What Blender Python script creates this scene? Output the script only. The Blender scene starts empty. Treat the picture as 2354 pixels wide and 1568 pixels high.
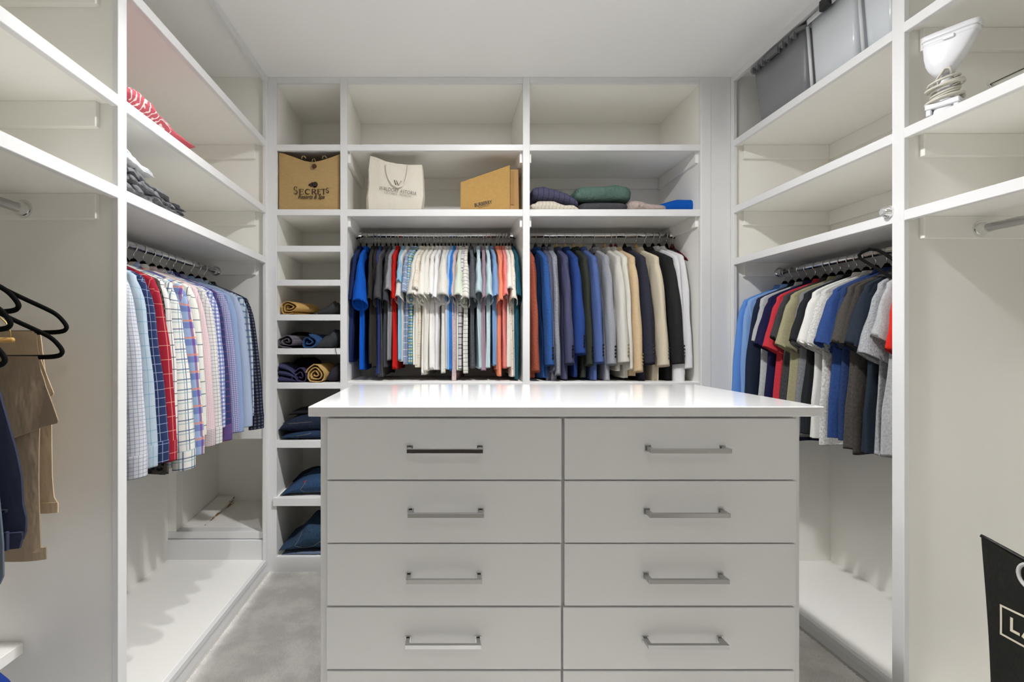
import bpy, bmesh, math, random
from mathutils import Vector, Matrix, noise

C = bpy.context.scene.collection
PI = math.pi

# ------------------------------------------------------------------ camera, world, exposure
F = 1202.0                    # focal length in pixels of the 2354 px wide frame
H = 1.145                     # camera height
VX, VY = 1018.0, 784.0        # vanishing point of the room's depth lines
D = 2.59                      # face plane of the back shelving
S = F / D

cam = bpy.data.cameras.new('camera')
cam.sensor_width = 36.0
cam.lens = F / 2354.0 * 36.0
cam.shift_x = (1177.0 - VX) / 2354.0
cam.clip_start = 0.02
co = bpy.data.objects.new('camera', cam)
C.objects.link(co)
co.location = (0, 0, H)
co.rotation_euler = (PI / 2, 0, 0)
sc = bpy.context.scene
sc.camera = co

w = bpy.data.worlds.new('world')
w.use_nodes = True
w.node_tree.nodes['Background'].inputs[0].default_value = (0.8, 0.9, 1.0, 1)
w.node_tree.nodes['Background'].inputs[1].default_value = 0.3
sc.world = w
sc.view_settings.view_transform = 'Standard'
sc.view_settings.look = 'None'
sc.view_settings.gamma = 1.0
sc.view_settings.use_curve_mapping = False
sc.view_settings.exposure = 1.0
try:
    sc.cycles.diffuse_bounces = 8
    sc.cycles.max_bounces = 12
    sc.cycles.transparent_max_bounces = 12
except Exception:
    pass
LAMP_COL = (1.0, 0.995, 1.0)
LAMP_MAIN = (240.0, 40.0)    # lens emission and beam watts of the recessed lamp above the island
LAMP_LEFT = (3.0, 24.0)      # the same over the left aisle
LAMP_DOOR = (34.0, 0.0)     # the same near the entrance


# ------------------------------------------------------------------ helpers
def at(px, py, Y):
    """the point at depth Y seen at photo pixel (px, py)"""
    return Vector(((px - VX) * Y / F, Y, H + (VY - py) * Y / F))


def X_(px, Y=D):
    return (px - VX) * Y / F


def Z_(py, Y=D):
    return H + (VY - py) * Y / F


def lin(h):
    h = h.lstrip('#')
    out = []
    for i in (0, 2, 4):
        c = int(h[i:i + 2], 16) / 255.0
        out.append(c / 12.92 if c <= 0.04045 else ((c + 0.055) / 1.055) ** 2.4)
    return tuple(out)


class MB:
    """collects geometry for ONE mesh object"""

    def __init__(s):
        s.v, s.f, s.uv, s.mi = [], [], [], []
        s.cur = 0

    def add(s, verts, faces, uvs=None):
        o = len(s.v)
        s.v += [tuple(p) for p in verts]
        s.uv += uvs if uvs else [(p[0] + p[1], p[2]) for p in verts]
        s.f += [tuple(i + o for i in fc) for fc in faces]
        s.mi += [s.cur] * len(faces)
        return s

    def box(s, x0, x1, y0, y1, z0, z1):
        x0, x1 = min(x0, x1), max(x0, x1)
        y0, y1 = min(y0, y1), max(y0, y1)
        z0, z1 = min(z0, z1), max(z0, z1)
        v = [(x0, y0, z0), (x1, y0, z0), (x1, y1, z0), (x0, y1, z0), (x0, y0, z1), (x1, y0, z1), (x1, y1, z1), (x0, y1, z1)]
        f = [(0, 3, 2, 1), (4, 5, 6, 7), (0, 1, 5, 4), (1, 2, 6, 5), (2, 3, 7, 6), (3, 0, 4, 7)]
        return s.add(v, f)

    def tube(s, pts, r, n=6, flat=1.0, flat_axis=None, caps=True, closed=False):
        """round bar along a polyline; flat squeezes it along flat_axis"""
        pts = [Vector(p) for p in pts]
        m = len(pts)
        verts, faces = [], []
        up = None
        for i, p in enumerate(pts):
            a = pts[(i - 1) % m] if (closed or i > 0) else p
            b = pts[(i + 1) % m] if (closed or i < m - 1) else p
            t = (b - a)
            if t.length < 1e-9:
                t = Vector((0, 0, 1))
            t.normalize()
            if up is None:
                up = t.orthogonal().normalized()
            up = (up - t * up.dot(t))
            if up.length < 1e-6:
                up = t.orthogonal()
            up.normalize()
            sd = t.cross(up)
            rr = r[i] if isinstance(r, (list, tuple)) else r
            for k in range(n):
                a_ = 2 * PI * k / n
                d = up * math.cos(a_) * rr + sd * math.sin(a_) * rr
                if flat_axis is not None:
                    ax = Vector(flat_axis)
                    d = d - ax * d.dot(ax) * (1 - flat)
                verts.append(p + d)
        segs = m if closed else m - 1
        for i in range(segs):
            j = (i + 1) % m
            for k in range(n):
                l = (k + 1) % n
                faces.append((i * n + k, i * n + l, j * n + l, j * n + k))
        if caps and not closed:
            faces.append(tuple(range(n - 1, -1, -1)))
            faces.append(tuple((m - 1) * n + k for k in range(n)))
        return s.add(verts, faces)

    def loft(s, rings, uvs=None, closed=True, cap0=False, cap1=False):
        """rings: equal-length lists of points; when closed the first column is repeated for a clean uv seam"""
        n = len(rings[0])
        verts, uv = [], []
        for i, r in enumerate(rings):
            col = list(r) + ([r[0]] if closed else [])
            verts += col
            if uvs:
                uv += uvs[i]
            else:
                acc = 0.0
                for k, p in enumerate(col):
                    if k:
                        acc += (Vector(p) - Vector(col[k - 1])).length
                    uv.append((acc, p[2]))
        m = n + 1 if closed else n
        faces = []
        for i in range(len(rings) - 1):
            for k in range(m - 1):
                faces.append((i * m + k, i * m + k + 1, (i + 1) * m + k + 1, (i + 1) * m + k))
        if cap0:
            faces.append(tuple(range(n - 1, -1, -1)))
        if cap1:
            faces.append(tuple((len(rings) - 1) * m + k for k in range(n)))
        return s.add(verts, faces, uv)

    def grid(s, fn, nu, nv, uvs=None):
        verts, uv = [], []
        for j in range(nv + 1):
            for i in range(nu + 1):
                p = fn(i / nu, j / nv)
                verts.append(p)
                uv.append(uvs(i / nu, j / nv) if uvs else (p[0], p[2]))
        faces = []
        m = nu + 1
        for j in range(nv):
            for i in range(nu):
                faces.append((j * m + i, j * m + i + 1, (j + 1) * m + i + 1, (j + 1) * m + i))
        return s.add(verts, faces, uv)

    def disc(s, c, axis, r, h, n=20, r2=None):
        """a short cylinder from c along axis"""
        ax = Vector(axis).normalized()
        a = ax.orthogonal().normalized()
        b = ax.cross(a)
        c = Vector(c)
        r2 = r if r2 is None else r2
        lo = [c + (a * math.cos(2 * PI * k / n) + b * math.sin(2 * PI * k / n)) * r for k in range(n)]
        hi = [c + ax * h + (a * math.cos(2 * PI * k / n) + b * math.sin(2 * PI * k / n)) * r2 for k in range(n)]
        f = [(k, (k + 1) % n, n + (k + 1) % n, n + k) for k in range(n)]
        f += [tuple(range(n - 1, -1, -1)), tuple(range(n, 2 * n))]
        return s.add(lo + hi, f)

    def mesh(s, name, mats, smooth=False, bevel=0.0, origin=None, fixn=False):
        me = bpy.data.meshes.new(name)
        v = s.v
        if origin is not None:
            ox, oy, oz = origin
            v = [(a - ox, b - oy, c - oz) for a, b, c in v]
        me.from_pydata(v, [], s.f)
        uvl = me.uv_layers.new(name='UVMap')
        li = [0] * len(me.loops)
        me.loops.foreach_get('vertex_index', li)
        flat = []
        for i in li:
            flat += s.uv[i]
        uvl.data.foreach_set('uv', flat)
        if not isinstance(mats, (list, tuple)):
            mats = [mats]
        for m in mats:
            me.materials.append(m)
        me.polygons.foreach_set('material_index', s.mi)
        if bevel or fixn:
            bm = bmesh.new()
            bm.from_mesh(me)
            if fixn:
                bmesh.ops.recalc_face_normals(bm, faces=bm.faces)
            if bevel:
                bmesh.ops.bevel(bm, geom=list(bm.edges), offset=bevel, segments=1, affect='EDGES')
            bm.to_mesh(me)
            bm.free()
        if smooth:
            me.polygons.foreach_set('use_smooth', [True] * len(me.polygons))
        me.update()
        return me


def world_loc(o):
    p = Vector((0, 0, 0))
    while o is not None:
        p = p + o.location
        o = o.parent
    return p


def link(name, me, parent=None):
    o = bpy.data.objects.new(name, me)
    C.objects.link(o)
    if parent is not None:
        o.parent = parent
    return o


def part(parent, name, mb, mats, smooth=False, bevel=0.0, local=False, fixn=False):
    """links the collected geometry as ONE child of parent (world coordinates unless local)"""
    org = None if local else world_loc(parent)
    return link(name, mb.mesh(name, mats, smooth, bevel, org, fixn), parent)


def tag(o, label=None, cat=None, group=None, kind=None):
    if label:
        o['label'] = label
    if cat:
        o['category'] = cat
    if group:
        o['group'] = group
    if kind:
        o['kind'] = kind
    return o


def thing(name, loc, label, cat, rz=0.0, group=None):
    o = bpy.data.objects.new(name, None)
    o.empty_display_size = 0.05
    C.objects.link(o)
    o.location = loc
    o.rotation_euler = (0, 0, rz)
    return tag(o, label, cat, group)


def single(name, mb, mats, label, cat, smooth=False, bevel=0.0, group=None, origin=None, fixn=False):
    """a thing that is one mesh"""
    if origin is None:
        xs = [p[0] for p in mb.v]
        ys = [p[1] for p in mb.v]
        zs = [p[2] for p in mb.v]
        origin = ((min(xs) + max(xs)) / 2, (min(ys) + max(ys)) / 2, min(zs))
    o = link(name, mb.mesh(name, mats, smooth, bevel, origin, fixn))
    o.location = origin
    return tag(o, label, cat, group)


def struct(name, mb, mat, parent=None, bevel=0.0):
    o = link(name, mb.mesh(name, mat, False, bevel, None), parent)
    o['kind'] = 'structure'
    return o


def board(parent, name, x0, x1, y0, y1, z0, z1, mat, bevel=0.0015):
    return part(parent, name, MB().box(x0, x1, y0, y1, z0, z1), mat, bevel=bevel)


# ------------------------------------------------------------------ materials
class NT:
    def __init__(s, name):
        s.m = bpy.data.materials.new(name)
        s.m.use_nodes = True
        s.t = s.m.node_tree
        s.b = s.t.nodes['Principled BSDF']

    def n(s, typ, **kw):
        nd = s.t.nodes.new(typ)
        for k, v in kw.items():
            setattr(nd, k, v)
        return nd

    def l(s, a, b):
        s.t.links.new(a, b)

    def math(s, op, a, b=None):
        nd = s.n('ShaderNodeMath', operation=op)
        for i, v in enumerate((a, b)):
            if v is None:
                continue
            if isinstance(v, (int, float)):
                nd.inputs[i].default_value = v
            else:
                s.l(v, nd.inputs[i])
        return nd.outputs[0]

    def mix(s, fac, a, b):
        nd = s.n('ShaderNodeMix', data_type='RGBA')
        for sock, v in ((nd.inputs[0], fac), (nd.inputs[6], a), (nd.inputs[7], b)):
            if isinstance(v, (int, float)):
                sock.default_value = v
            elif isinstance(v, tuple):
                sock.default_value = (*v[:3], 1)
            else:
                s.l(v, sock)
        return nd.outputs[2]

    def noise(s, scale, detail=3.0, rough=0.55, coord='Object', stretch=(1, 1, 1)):
        tc = s.n('ShaderNodeTexCoord')
        mp = s.n('ShaderNodeMapping')
        mp.inputs['Scale'].default_value = stretch
        s.l(tc.outputs[coord], mp.inputs['Vector'])
        nz = s.n('ShaderNodeTexNoise')
        nz.inputs['Scale'].default_value = scale
        nz.inputs['Detail'].default_value = detail
        nz.inputs['Roughness'].default_value = rough
        s.l(mp.outputs[0], nz.inputs['Vector'])
        return nz.outputs['Fac']

    def bump(s, h, strength=0.3, dist=0.01):
        bp = s.n('ShaderNodeBump')
        bp.inputs['Strength'].default_value = strength
        bp.inputs['Distance'].default_value = dist
        s.l(h, bp.inputs['Height'])
        s.l(bp.outputs[0], s.b.inputs['Normal'])

    def base(s, v):
        if isinstance(v, tuple):
            s.b.inputs['Base Color'].default_value = (*v[:3], 1)
        else:
            s.l(v, s.b.inputs['Base Color'])


def plain(name, col, rough=0.5, metal=0.0, spec=0.5, emit=None, bump=None):
    t = NT(name)
    t.base(lin(col) if isinstance(col, str) else col)
    t.b.inputs['Roughness'].default_value = rough
    t.b.inputs['Metallic'].default_value = metal
    t.b.inputs['Specular IOR Level'].default_value = spec
    if emit:
        t.b.inputs['Emission Color'].default_value = (*emit[0], 1)
        t.b.inputs['Emission Strength'].default_value = emit[1]
    if bump:
        t.bump(t.noise(bump[0], 3), bump[1], bump[2])
    return t.m


_fab = {}


def fabric(col, lines=(), heather=0.0, rough=0.9, wr=0.45, wscale=14.0, sheen=0.0, spots=None, gain=1.0, fine=0.0):
    """cloth: lines = [(axis 'u'/'v', period m, width m, colour, alpha, offset)], heather = yarn mottling"""
    key = (col, tuple(lines), heather, rough, wr, wscale, spots, gain, fine)
    if key in _fab:
        return _fab[key]
    t = NT('cloth_' + col.lstrip('#'))
    b = tuple(min(0.92, c * gain) for c in lin(col))
    cur = b
    if heather:
        nz = t.noise(260.0, 2.0, 0.7, 'UV', (1.0, 0.45, 1.0))
        ramp = t.math('MULTIPLY', t.math('SUBTRACT', nz, 0.35), 3.2)
        nd = t.n('ShaderNodeClamp')
        t.l(ramp, nd.inputs[0])
        dk = tuple(c * (1 - heather) for c in b)
        lt = tuple(min(0.95, c * (1 + heather) + 0.02 * heather) for c in b)
        cur = t.mix(nd.outputs[0], dk, lt)
    if lines:
        uv = t.n('ShaderNodeUVMap')
        sp = t.n('ShaderNodeSeparateXYZ')
        t.l(uv.outputs[0], sp.inputs[0])
        for ax, per, wd, lc, al, off in lines:
            src = sp.outputs[0 if ax == 'u' else 1]
            v = t.math('ADD', t.math('DIVIDE', src, per), off + 40.0)
            fr = t.math('FRACT', v)
            fac = t.math('MULTIPLY', t.math('LESS_THAN', fr, wd / per), al)
            cur = t.mix(fac, cur, lin(lc))
    if spots:
        sc_, thr, scol = spots
        tc = t.n('ShaderNodeTexCoord')
        vo = t.n('ShaderNodeTexVoronoi')
        vo.inputs['Scale'].default_value = sc_
        t.l(tc.outputs['UV'], vo.inputs['Vector'])
        fac = t.math('LESS_THAN', vo.outputs['Distance'], thr)
        cur = t.mix(fac, cur, lin(scol))
    t.base(cur)
    t.b.inputs['Roughness'].default_value = rough
    t.b.inputs['Specular IOR Level'].default_value = 0.2
    if sheen:
        t.b.inputs['Sheen Weight'].default_value = sheen
    if wr:
        t.bump(t.noise(wscale, 4, 0.55, 'Object', (1.0, 1.6, 0.45)), wr, 0.02)
    _fab[key] = t.m
    return t.m


def paint_mat(name, col, rough):
    t = NT(name)
    t.base(col)
    t.b.inputs['Roughness'].default_value = rough
    t.b.inputs['Specular IOR Level'].default_value = 0.4
    t.bump(t.noise(60, 3), 0.04, 0.004)
    return t.m


PAINT = paint_mat('white_cabinet_paint_bounce_tint', (0.90, 0.888, 0.845), 0.42)  # white paint with the warmth of bounced light put into its colour
TRIM = paint_mat('white_trim_paint', (0.77, 0.775, 0.775), 0.38)  # same white paint, darkened to hold back the brightly lit front edges
WALLP = paint_mat('wall_paint', (0.88, 0.875, 0.85), 0.7)
CEILP = paint_mat('ceiling_paint', (0.90, 0.90, 0.885), 0.8)
DRAWP = paint_mat('drawer_paint', (0.72, 0.72, 0.715), 0.36)
CHROME = plain('chrome', (0.80, 0.80, 0.80), 0.12, 1.0)
NICKEL = plain('brushed_nickel', (0.66, 0.655, 0.64), 0.24, 1.0)
HANDC = plain('handle_chrome', (0.56, 0.56, 0.56), 0.10, 1.0)
HANDN = plain('handle_nickel', (0.44, 0.44, 0.435), 0.22, 1.0)
WIRE = plain('hook_wire', (0.75, 0.75, 0.74), 0.22, 1.0)
BLACKV = plain('black_flock', '#131313', 0.95, 0, 0.1)
BLACKP = plain('black_plastic', '#161616', 0.4)
WOODN = NT('natural_wood')
WOODN.base(WOODN.mix(WOODN.noise(14, 4, 0.6, 'Object', (1, 8, 8)), lin('#b08a4e'), lin('#cfae74')))
WOODN.b.inputs['Roughness'].default_value = 0.45
WOODN = WOODN.m
WOODD = plain('dark_wood', '#2e2620', 0.45)
WOODM = plain('mahogany_wood', '#5b1416', 0.35)
QUARTZ = NT('white_quartz')
QUARTZ.base(QUARTZ.mix(QUARTZ.noise(220, 2, 0.6), (0.66, 0.66, 0.655), (0.74, 0.74, 0.735)))
QUARTZ.b.inputs['Roughness'].default_value = 0.07
QUARTZ = QUARTZ.m

# ------------------------------------------------------------------ the room
XL, XLB = -0.868, -1.372       # left shelving: face plane, back
XR, XRB = 1.427, 1.932         # right shelving
YB = 3.09                      # back of the back shelving
YN = -0.75                     # near end of the side shelving
YW = -1.25                     # wall behind the camera
ZC = H + 1.308                 # ceiling
XLW, XRW, YBW = XLB - 0.02, XRB + 0.02, YB + 0.02

floor_o = struct('floor', MB().box(XLW - 0.1, XRW + 0.1, YW - 0.1, YBW + 0.1, -0.1, 0.0), plain('carpet_backing', '#bab7b1', 0.95))
struct('ceiling', MB().box(XLW - 0.1, XRW + 0.1, YW - 0.1, YBW + 0.1, ZC, ZC + 0.1), CEILP)
struct('wall_left', MB().box(XLW - 0.1, XLW, YW - 0.1, YBW + 0.1, 0, ZC), WALLP)
struct('wall_right', MB().box(XRW, XRW + 0.1, YW - 0.1, YBW + 0.1, 0, ZC), WALLP)
struct('wall_back', MB().box(XLW, XRW, YBW, YBW + 0.1, 0, ZC), WALLP)
_wf = MB().box(XLW, -0.46, YW - 0.1, YW, 0, ZC).box(0.46, XRW, YW - 0.1, YW, 0, ZC).box(-0.46, 0.46, YW - 0.1, YW, 2.05, ZC)
struct('wall_front', _wf, WALLP)
# dim passage beyond the open doorway, unseen; added to darken reflections in the handles
HALL = paint_mat('passage_paint', (0.45, 0.43, 0.40), 0.8)
struct('wall_passage', MB().box(-1.3, 1.3, -2.7, -2.6, 0, ZC).box(-1.3, -1.2, -2.6, YW - 0.1, 0, ZC).box(1.2, 1.3, -2.6, YW - 0.1, 0, ZC), HALL)
struct('ceiling_passage', MB().box(-1.3, 1.3, -2.7, YW - 0.1, ZC, ZC + 0.1), HALL)
struct('floor_passage', MB().box(-1.3, 1.3, -2.7, YW - 0.1, -0.1, 0), plain('passage_floor', '#6b5a48', 0.6))

# carpet pile: short tufts on the strips of floor in view
CARPET = NT('grey_carpet')
_n1 = CARPET.noise(7, 3, 0.6)
_n2 = CARPET.noise(420, 2, 0.8)
_c = CARPET.mix(_n2, lin('#d2cfca'), lin('#f6f4f0'))
_r = CARPET.n('ShaderNodeValToRGB')
_r.color_ramp.elements[0].position = 0.42
_r.color_ramp.elements[1].position = 0.6
CARPET.l(_n1, _r.inputs[0])
_k = CARPET.mix(_r.outputs[0], (0.92, 0.92, 0.92), (1.08, 1.08, 1.08))
_mx = CARPET.n('ShaderNodeMix', data_type='RGBA', blend_type='MULTIPLY')
_mx.inputs[0].default_value = 1.0
CARPET.l(_c, _mx.inputs[6])
CARPET.l(_k, _mx.inputs[7])
CARPET.base(_mx.outputs[2])
CARPET.b.inputs['Roughness'].default_value = 1.0
CARPET.b.inputs['Specular IOR Level'].default_value = 0.0
CARPET = CARPET.m


def carpet(zones):
    rnd = random.Random(5)
    mb = MB()
    for x0, x1, y0, y1, step in zones:
        ny = int((y1 - y0) / step)
        nx = int((x1 - x0) / step)
        for j in range(ny):
            for i in range(nx):
                x = x0 + (i + rnd.random()) * step
                y = y0 + (j + rnd.random()) * step
                h = 0.0018 + rnd.random() * 0.0022
                a = rnd.random() * PI
                r = step * 1.05
                o = len(mb.v)
                for k in range(4):
                    mb.v.append((x + math.cos(a + k * PI / 2) * r, y + math.sin(a + k * PI / 2) * r, 0))
                mb.v.append((x + rnd.uniform(-.002, .002), y + rnd.uniform(-.002, .002), h))
                for k in range(4):
                    mb.f.append((o + k, o + (k + 1) % 4, o + 4))
    mb.uv = [(p[0], p[1]) for p in mb.v]
    mb.mi = [0] * len(mb.f)
    o = part(floor_o, 'carpet_pile', mb, CARPET)
    o['kind'] = 'stuff'


carpet([(-0.86, -0.33, 1.55, 2.60, 0.0034), (0.985, 1.42, 1.75, 2.60, 0.0040), (-0.86, 1.42, 0.6, 1.55, 0.012), (-0.33, 0.985, 2.1, 2.6, 0.016)])


def ceiling_light(x, y, strength, label):
    t = thing('recessed_light', (x, y, ZC - 0.008), label, 'ceiling light')
    m = plain('lamp_lens', (0.9, 0.9, 0.9), 0.5, emit=(LAMP_COL, strength[0]))
    ring = [[(x + r * math.cos(q), y + r * math.sin(q), ZC - z) for q in [2 * PI * k / 32 for k in range(32)]] for r, z in ((0.098, 0.0), (0.095, 0.006), (0.080, 0.008), (0.076, 0.004))]
    part(t, 'trim_ring', MB().loft(ring), plain('lamp_trim', (0.85, 0.85, 0.85), 0.4), smooth=True)
    ld = bpy.data.lights.new('lamp_beam', 'SPOT')
    ld.energy = strength[1]
    ld.color = LAMP_COL
    ld.spot_size = math.radians(114)
    ld.spot_blend = 1.0
    ld.shadow_soft_size = 0.022
    lo = bpy.data.objects.new('lamp_beam', ld)
    C.objects.link(lo)
    lo.parent = t
    lo.location = (0, 0, -0.012)
    part(t, 'lens', MB().disc((x, y, ZC - 0.005), (0, 0, 1), 0.076, 0.004, 32), m)
    return t


ceiling_light(0.36, 1.48, LAMP_MAIN, 'recessed round ceiling light above the drawer island')
ceiling_light(-0.36, 1.41, LAMP_LEFT, 'recessed round ceiling light above the left aisle')
ceiling_light(0.30, -0.35, LAMP_DOOR, 'recessed round ceiling light in front of the island near the entrance')


# ------------------------------------------------------------------ shelving
def nosed_shelf(u, name, x0, x1, y0, y1, zt, side, tb=0.020, th=0.032, inset=(0, 0)):
    """a shelf board with a taller front edge; side tells where the front is"""
    i0, i1 = inset
    if side == '+x':
        o = board(u, name, x0, x1 - 0.018, y0, y1, zt - tb, zt, PAINT)
        n = MB().box(x1 - 0.018, x1, y0 + i0, y1 - i1, zt - th, zt)
    elif side == '-x':
        o = board(u, name, x0 + 0.018, x1, y0, y1, zt - tb, zt, PAINT)
        n = MB().box(x0, x0 + 0.018, y0 + i0, y1 - i1, zt - th, zt)
    else:
        o = board(u, name, x0, x1, y0 + 0.020, y1, zt - tb, zt, PAINT)
        n = MB().box(x0 + i0, x1 - i1, y0, y0 + 0.020, zt - th, zt)
    part(o, 'front_edge', n, TRIM, bevel=0.0015)
    return o


def closet_rod(u, a, b, r=0.0125, cups=True):
    a, b = Vector(a), Vector(b)
    d = (b - a).normalized()
    o = part(u, 'closet_rod', MB().tube([a + (b - a) * k / 4 for k in range(5)], r, 20), CHROME, smooth=True)
    for p, s in ((a, 1), (b, -1)):
        part(o, 'rod_cup', MB().disc(p, d * s, r * 2.0, 0.004, 24, r * 1.9).disc(p + d * s * .004, d * s, r * 1.55, 0.022, 24, r * 1.25), CHROME, smooth=False)
    return o


def side_unit(sgn, xf, xb, post0, post1, label, z3, rodz_far, rodz_near):
    """one side wall of shelving. sgn=+1: faces +x (left wall)"""
    u = thing('shelving_unit', ((xf + xb) / 2, (YN + D) / 2, 0), label, 'shelving')
    side = '+x' if sgn > 0 else '-x'
    lo, hi = min(xf, xb), max(xf, xb)
    i = sgn
    zdeck = Z_(1284) if sgn > 0 else Z_(1289)
    board(u, 'back_panel', xb, xb + i * 0.012, YN, D, zdeck - 0.01, ZC, PAINT)
    # divider with its face post
    board(u, 'divider_panel', xb + i * 0.012, xf - i * 0.017, post0 + 0.010, post1 - 0.010, zdeck, ZC, PAINT)
    board(u, 'post', xf - i * 0.017, xf, post0, post1, 0.0, ZC, TRIM)
    board(u, 'divider_panel', xb, xf, YN - 0.02, YN, 0, ZC, PAINT)
    # deck and kick board
    for a, b in ((YN, post0 + 0.010), (post1 - 0.010, D)):
        a2, b2 = (post1, D) if b == D else (a, post0)
        board(u, 'deck', xb, xf - i * 0.018, a, b, zdeck - 0.024, zdeck, PAINT)
        board(u, 'deck_edge', xf - i * 0.018, xf, a2, b2, zdeck - 0.024, zdeck, TRIM)
        board(u, 'kick_board', xf - i * 0.022, xf - i * 0.004, a2, b2, 0, zdeck - 0.024, TRIM)
    board(u, 'top_rail', xf - i * 0.018, xf, post1, D, ZC - 0.032, ZC, TRIM)
    board(u, 'top_rail', xf - i * 0.018, xf, YN, post0, ZC - 0.032, ZC, TRIM)
    # corner stile
    board(u, 'corner_stile', xf - i * 0.017, xf, D - 0.024, D, zdeck, ZC - 0.032, TRIM)
    ex = xf - i * 0.056
    for zt in (Z_(326), Z_(478), Z_(z3)):
        for a, b in ((post1 - 0.010, D), (YN, post0 + 0.010)):
            x0, x1 = (xb + i * 0.012, xf) if sgn > 0 else (xf, xb + i * 0.012)
            nosed_shelf(u, 'shelf', x0, x1, a, b, zt, side, inset=(0.010, 0.024) if b == D else (0, 0.010))
            zb = zt - 0.020
            board(u, 'cleat', xb + i * 0.030, ex, b - 0.018 if b == D else b - 0.018, b, zb - 0.068, zb, PAINT)
            board(u, 'cleat', xb + i * 0.030, ex, a, a + 0.018, zb - 0.068, zb, PAINT)
            board(u, 'cleat', xb + i * 0.012, xb + i * 0.030, a, b, zb - 0.068, zb, PAINT)
    xr = -1.116 if sgn > 0 else 1.655
    closet_rod(u, (xr, post1 + 0.008, H + rodz_far), (xr, D - 0.018, H + rodz_far))
    closet_rod(u, (xr, YN, H + rodz_near), (xr, post0 - 0.008, H + rodz_near))
    return u


LU = side_unit(+1, XL, XLB, 1.3986, 1.437, 'tall white built-in shelving along the left wall with dress shirts', 592, 0.343, 0.351)
RU = side_unit(-1, XR, XRB, 1.618, 1.662, 'tall white built-in shelving along the right wall with storage bins on top', 596, 0.336, 0.345)

# end panel of the right bay, and of the left bay with its cubby opening
board(RU, 'end_panel', XR, XRB, D, D + 0.02, 0, ZC, PAINT)
ox0, ox1 = X_(405), X_(603)
oz0, oz1 = Z_(1222), Z_(1008)
board(LU, 'end_panel', XLB, XL, D, D + 0.02, oz1 + 0.002, ZC, PAINT)
board(LU, 'opening_header', XLB, XL - 0.0175, D - 0.012, D + 0.06, oz1, oz1 + 0.095, PAINT)
board(LU, 'opening_jamb', XLB, ox0, D, D + 0.06, oz0, oz1, PAINT)
board(LU, 'opening_jamb', ox1, XL - 0.001, D - 0.004, D + 0.06, oz0, oz1 - 0.026, PAINT)
board(LU, 'opening_sill', XLB, XL - 0.001, D, D + 0.06, oz0 - 0.036, oz0, TRIM)
board(LU, 'opening_base', XLB, XL - 0.0175, D - 0.016, D + 0.06, Z_(1284) - 0.02, Z_(1240), TRIM)
# cubby behind the opening
board(LU, 'cubby_floor', XLB, XL, D + 0.06, YB, oz0 - 0.03, oz0, PAINT)
board(LU, 'cubby_wall', ox0 - 0.015, ox0, D + 0.06, YB, oz0, oz1 + 0.2, PAINT)
board(LU, 'cubby_wall', XLB, XL, YB - 0.006, YB + 0.012, oz0, oz1 + 0.2, PAINT)
board(LU, 'cubby_ceiling', XLB, XL, D + 0.06, YB, oz1 + 0.1, oz1 + 0.12, PAINT)
# low shoe shelf in the near left bay
board(LU, 'low_shelf', XLB + 0.012, -1.13, YN, 1.408, H - 0.841, H - 0.810, PAINT)

# loose plank in the cubby
RAW = NT('chipped_white_plank')
_nz = RAW.noise(26, 3, 0.6, 'Object', (1, 1, 2.5))
_rp = RAW.n('ShaderNodeValToRGB')
_rp.color_ramp.elements[0].position = 0.50
_rp.color_ramp.elements[1].position = 0.56
RAW.l(_nz, _rp.inputs[0])
RAW.base(RAW.mix(_rp.outputs[0], (0.72, 0.70, 0.65), lin('#8a6638')))
RAW.b.inputs['Roughness'].default_value = 0.6
mb = MB()
pz = oz0
pl = [at(419, 1205, 2.662), at(466, 1205, 2.662), at(527, 1153, 3.06), at(508, 1153, 3.06)]
pl = [(ox0 + 0.004, 2.668), (X_(470, 2.668), 2.668), (ox0 + 0.103, 3.06), (ox0 + 0.004, 3.06)]
v = [(x, y, pz + 0.0005) for x, y in pl] + [(x, y, pz + (0.004 if k < 2 else 0.036)) for k, (x, y) in enumerate(pl)]
mb.add(v, [(0, 3, 2, 1)])
mb.add([v[4], v[5], v[6], v[7]], [(0, 1, 2, 3)])
mb.add(v, [(0, 1, 5, 4), (2, 3, 7, 6), (3, 0, 4, 7)])
mb.cur = 1
mb.add(v, [(1, 2, 6, 5)])
single('plank', mb, [PAINT, RAW.m], 'short white painted plank with a chipped raw edge lying in the corner cubby', 'plank')

# back unit
BU = thing('shelving_unit', ((XL + XR) / 2, (D + YB) / 2, 0), 'wide white built-in shelving across the far wall with polo shirts and suit jackets', 'shelving')
CX0, CX1 = X_(636), X_(782)
M0, M1, R0, R1 = X_(798), X_(1202), X_(1218), X_(1610)
ZTOP = ZC
board(BU, 'back_panel', XL, XR, YB - 0.012, YB, 0, ZC, PAINT)
for a, b in ((XL - 0.006, CX0), (CX1, M0), (M1, R0), (R1, XR - 0.001)):
    board(BU, 'stile', a, b, D, D + 0.020, 0.0, ZC, TRIM)
board(BU, 'filler_seam', X_(1612), X_(1634), D - 0.003, D, 0.0, ZC - 0.032, TRIM)
for a, b in ((CX0 - 0.02, CX0 - 0.002), (CX1 + 0.008, M0 - 0.008), (M1 + 0.008, R0 - 0.008), (R1 + 0.002, R1 + 0.02)):
    board(BU, 'side_panel', a, b, D + 0.020, YB - 0.012, 0.0, ZC, PAINT)
for a, b in ((CX0, CX1), (M0, M1), (R0, R1)):
    board(BU, 'top_rail', a, b, D, D + 0.018, Z_(191), ZC, TRIM)
    board(BU, 'top_panel', a - 0.008, b + 0.008, D + 0.018, YB - 0.012, Z_(191), Z_(191) + 0.02, PAINT)
PX = lambda y: Z_(y)
col_shelves = [(332, 346), (481, 495), (565, 579), (643, 657), (723, 737), (801, 815), (880, 894), (1013, 1030)]
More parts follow.
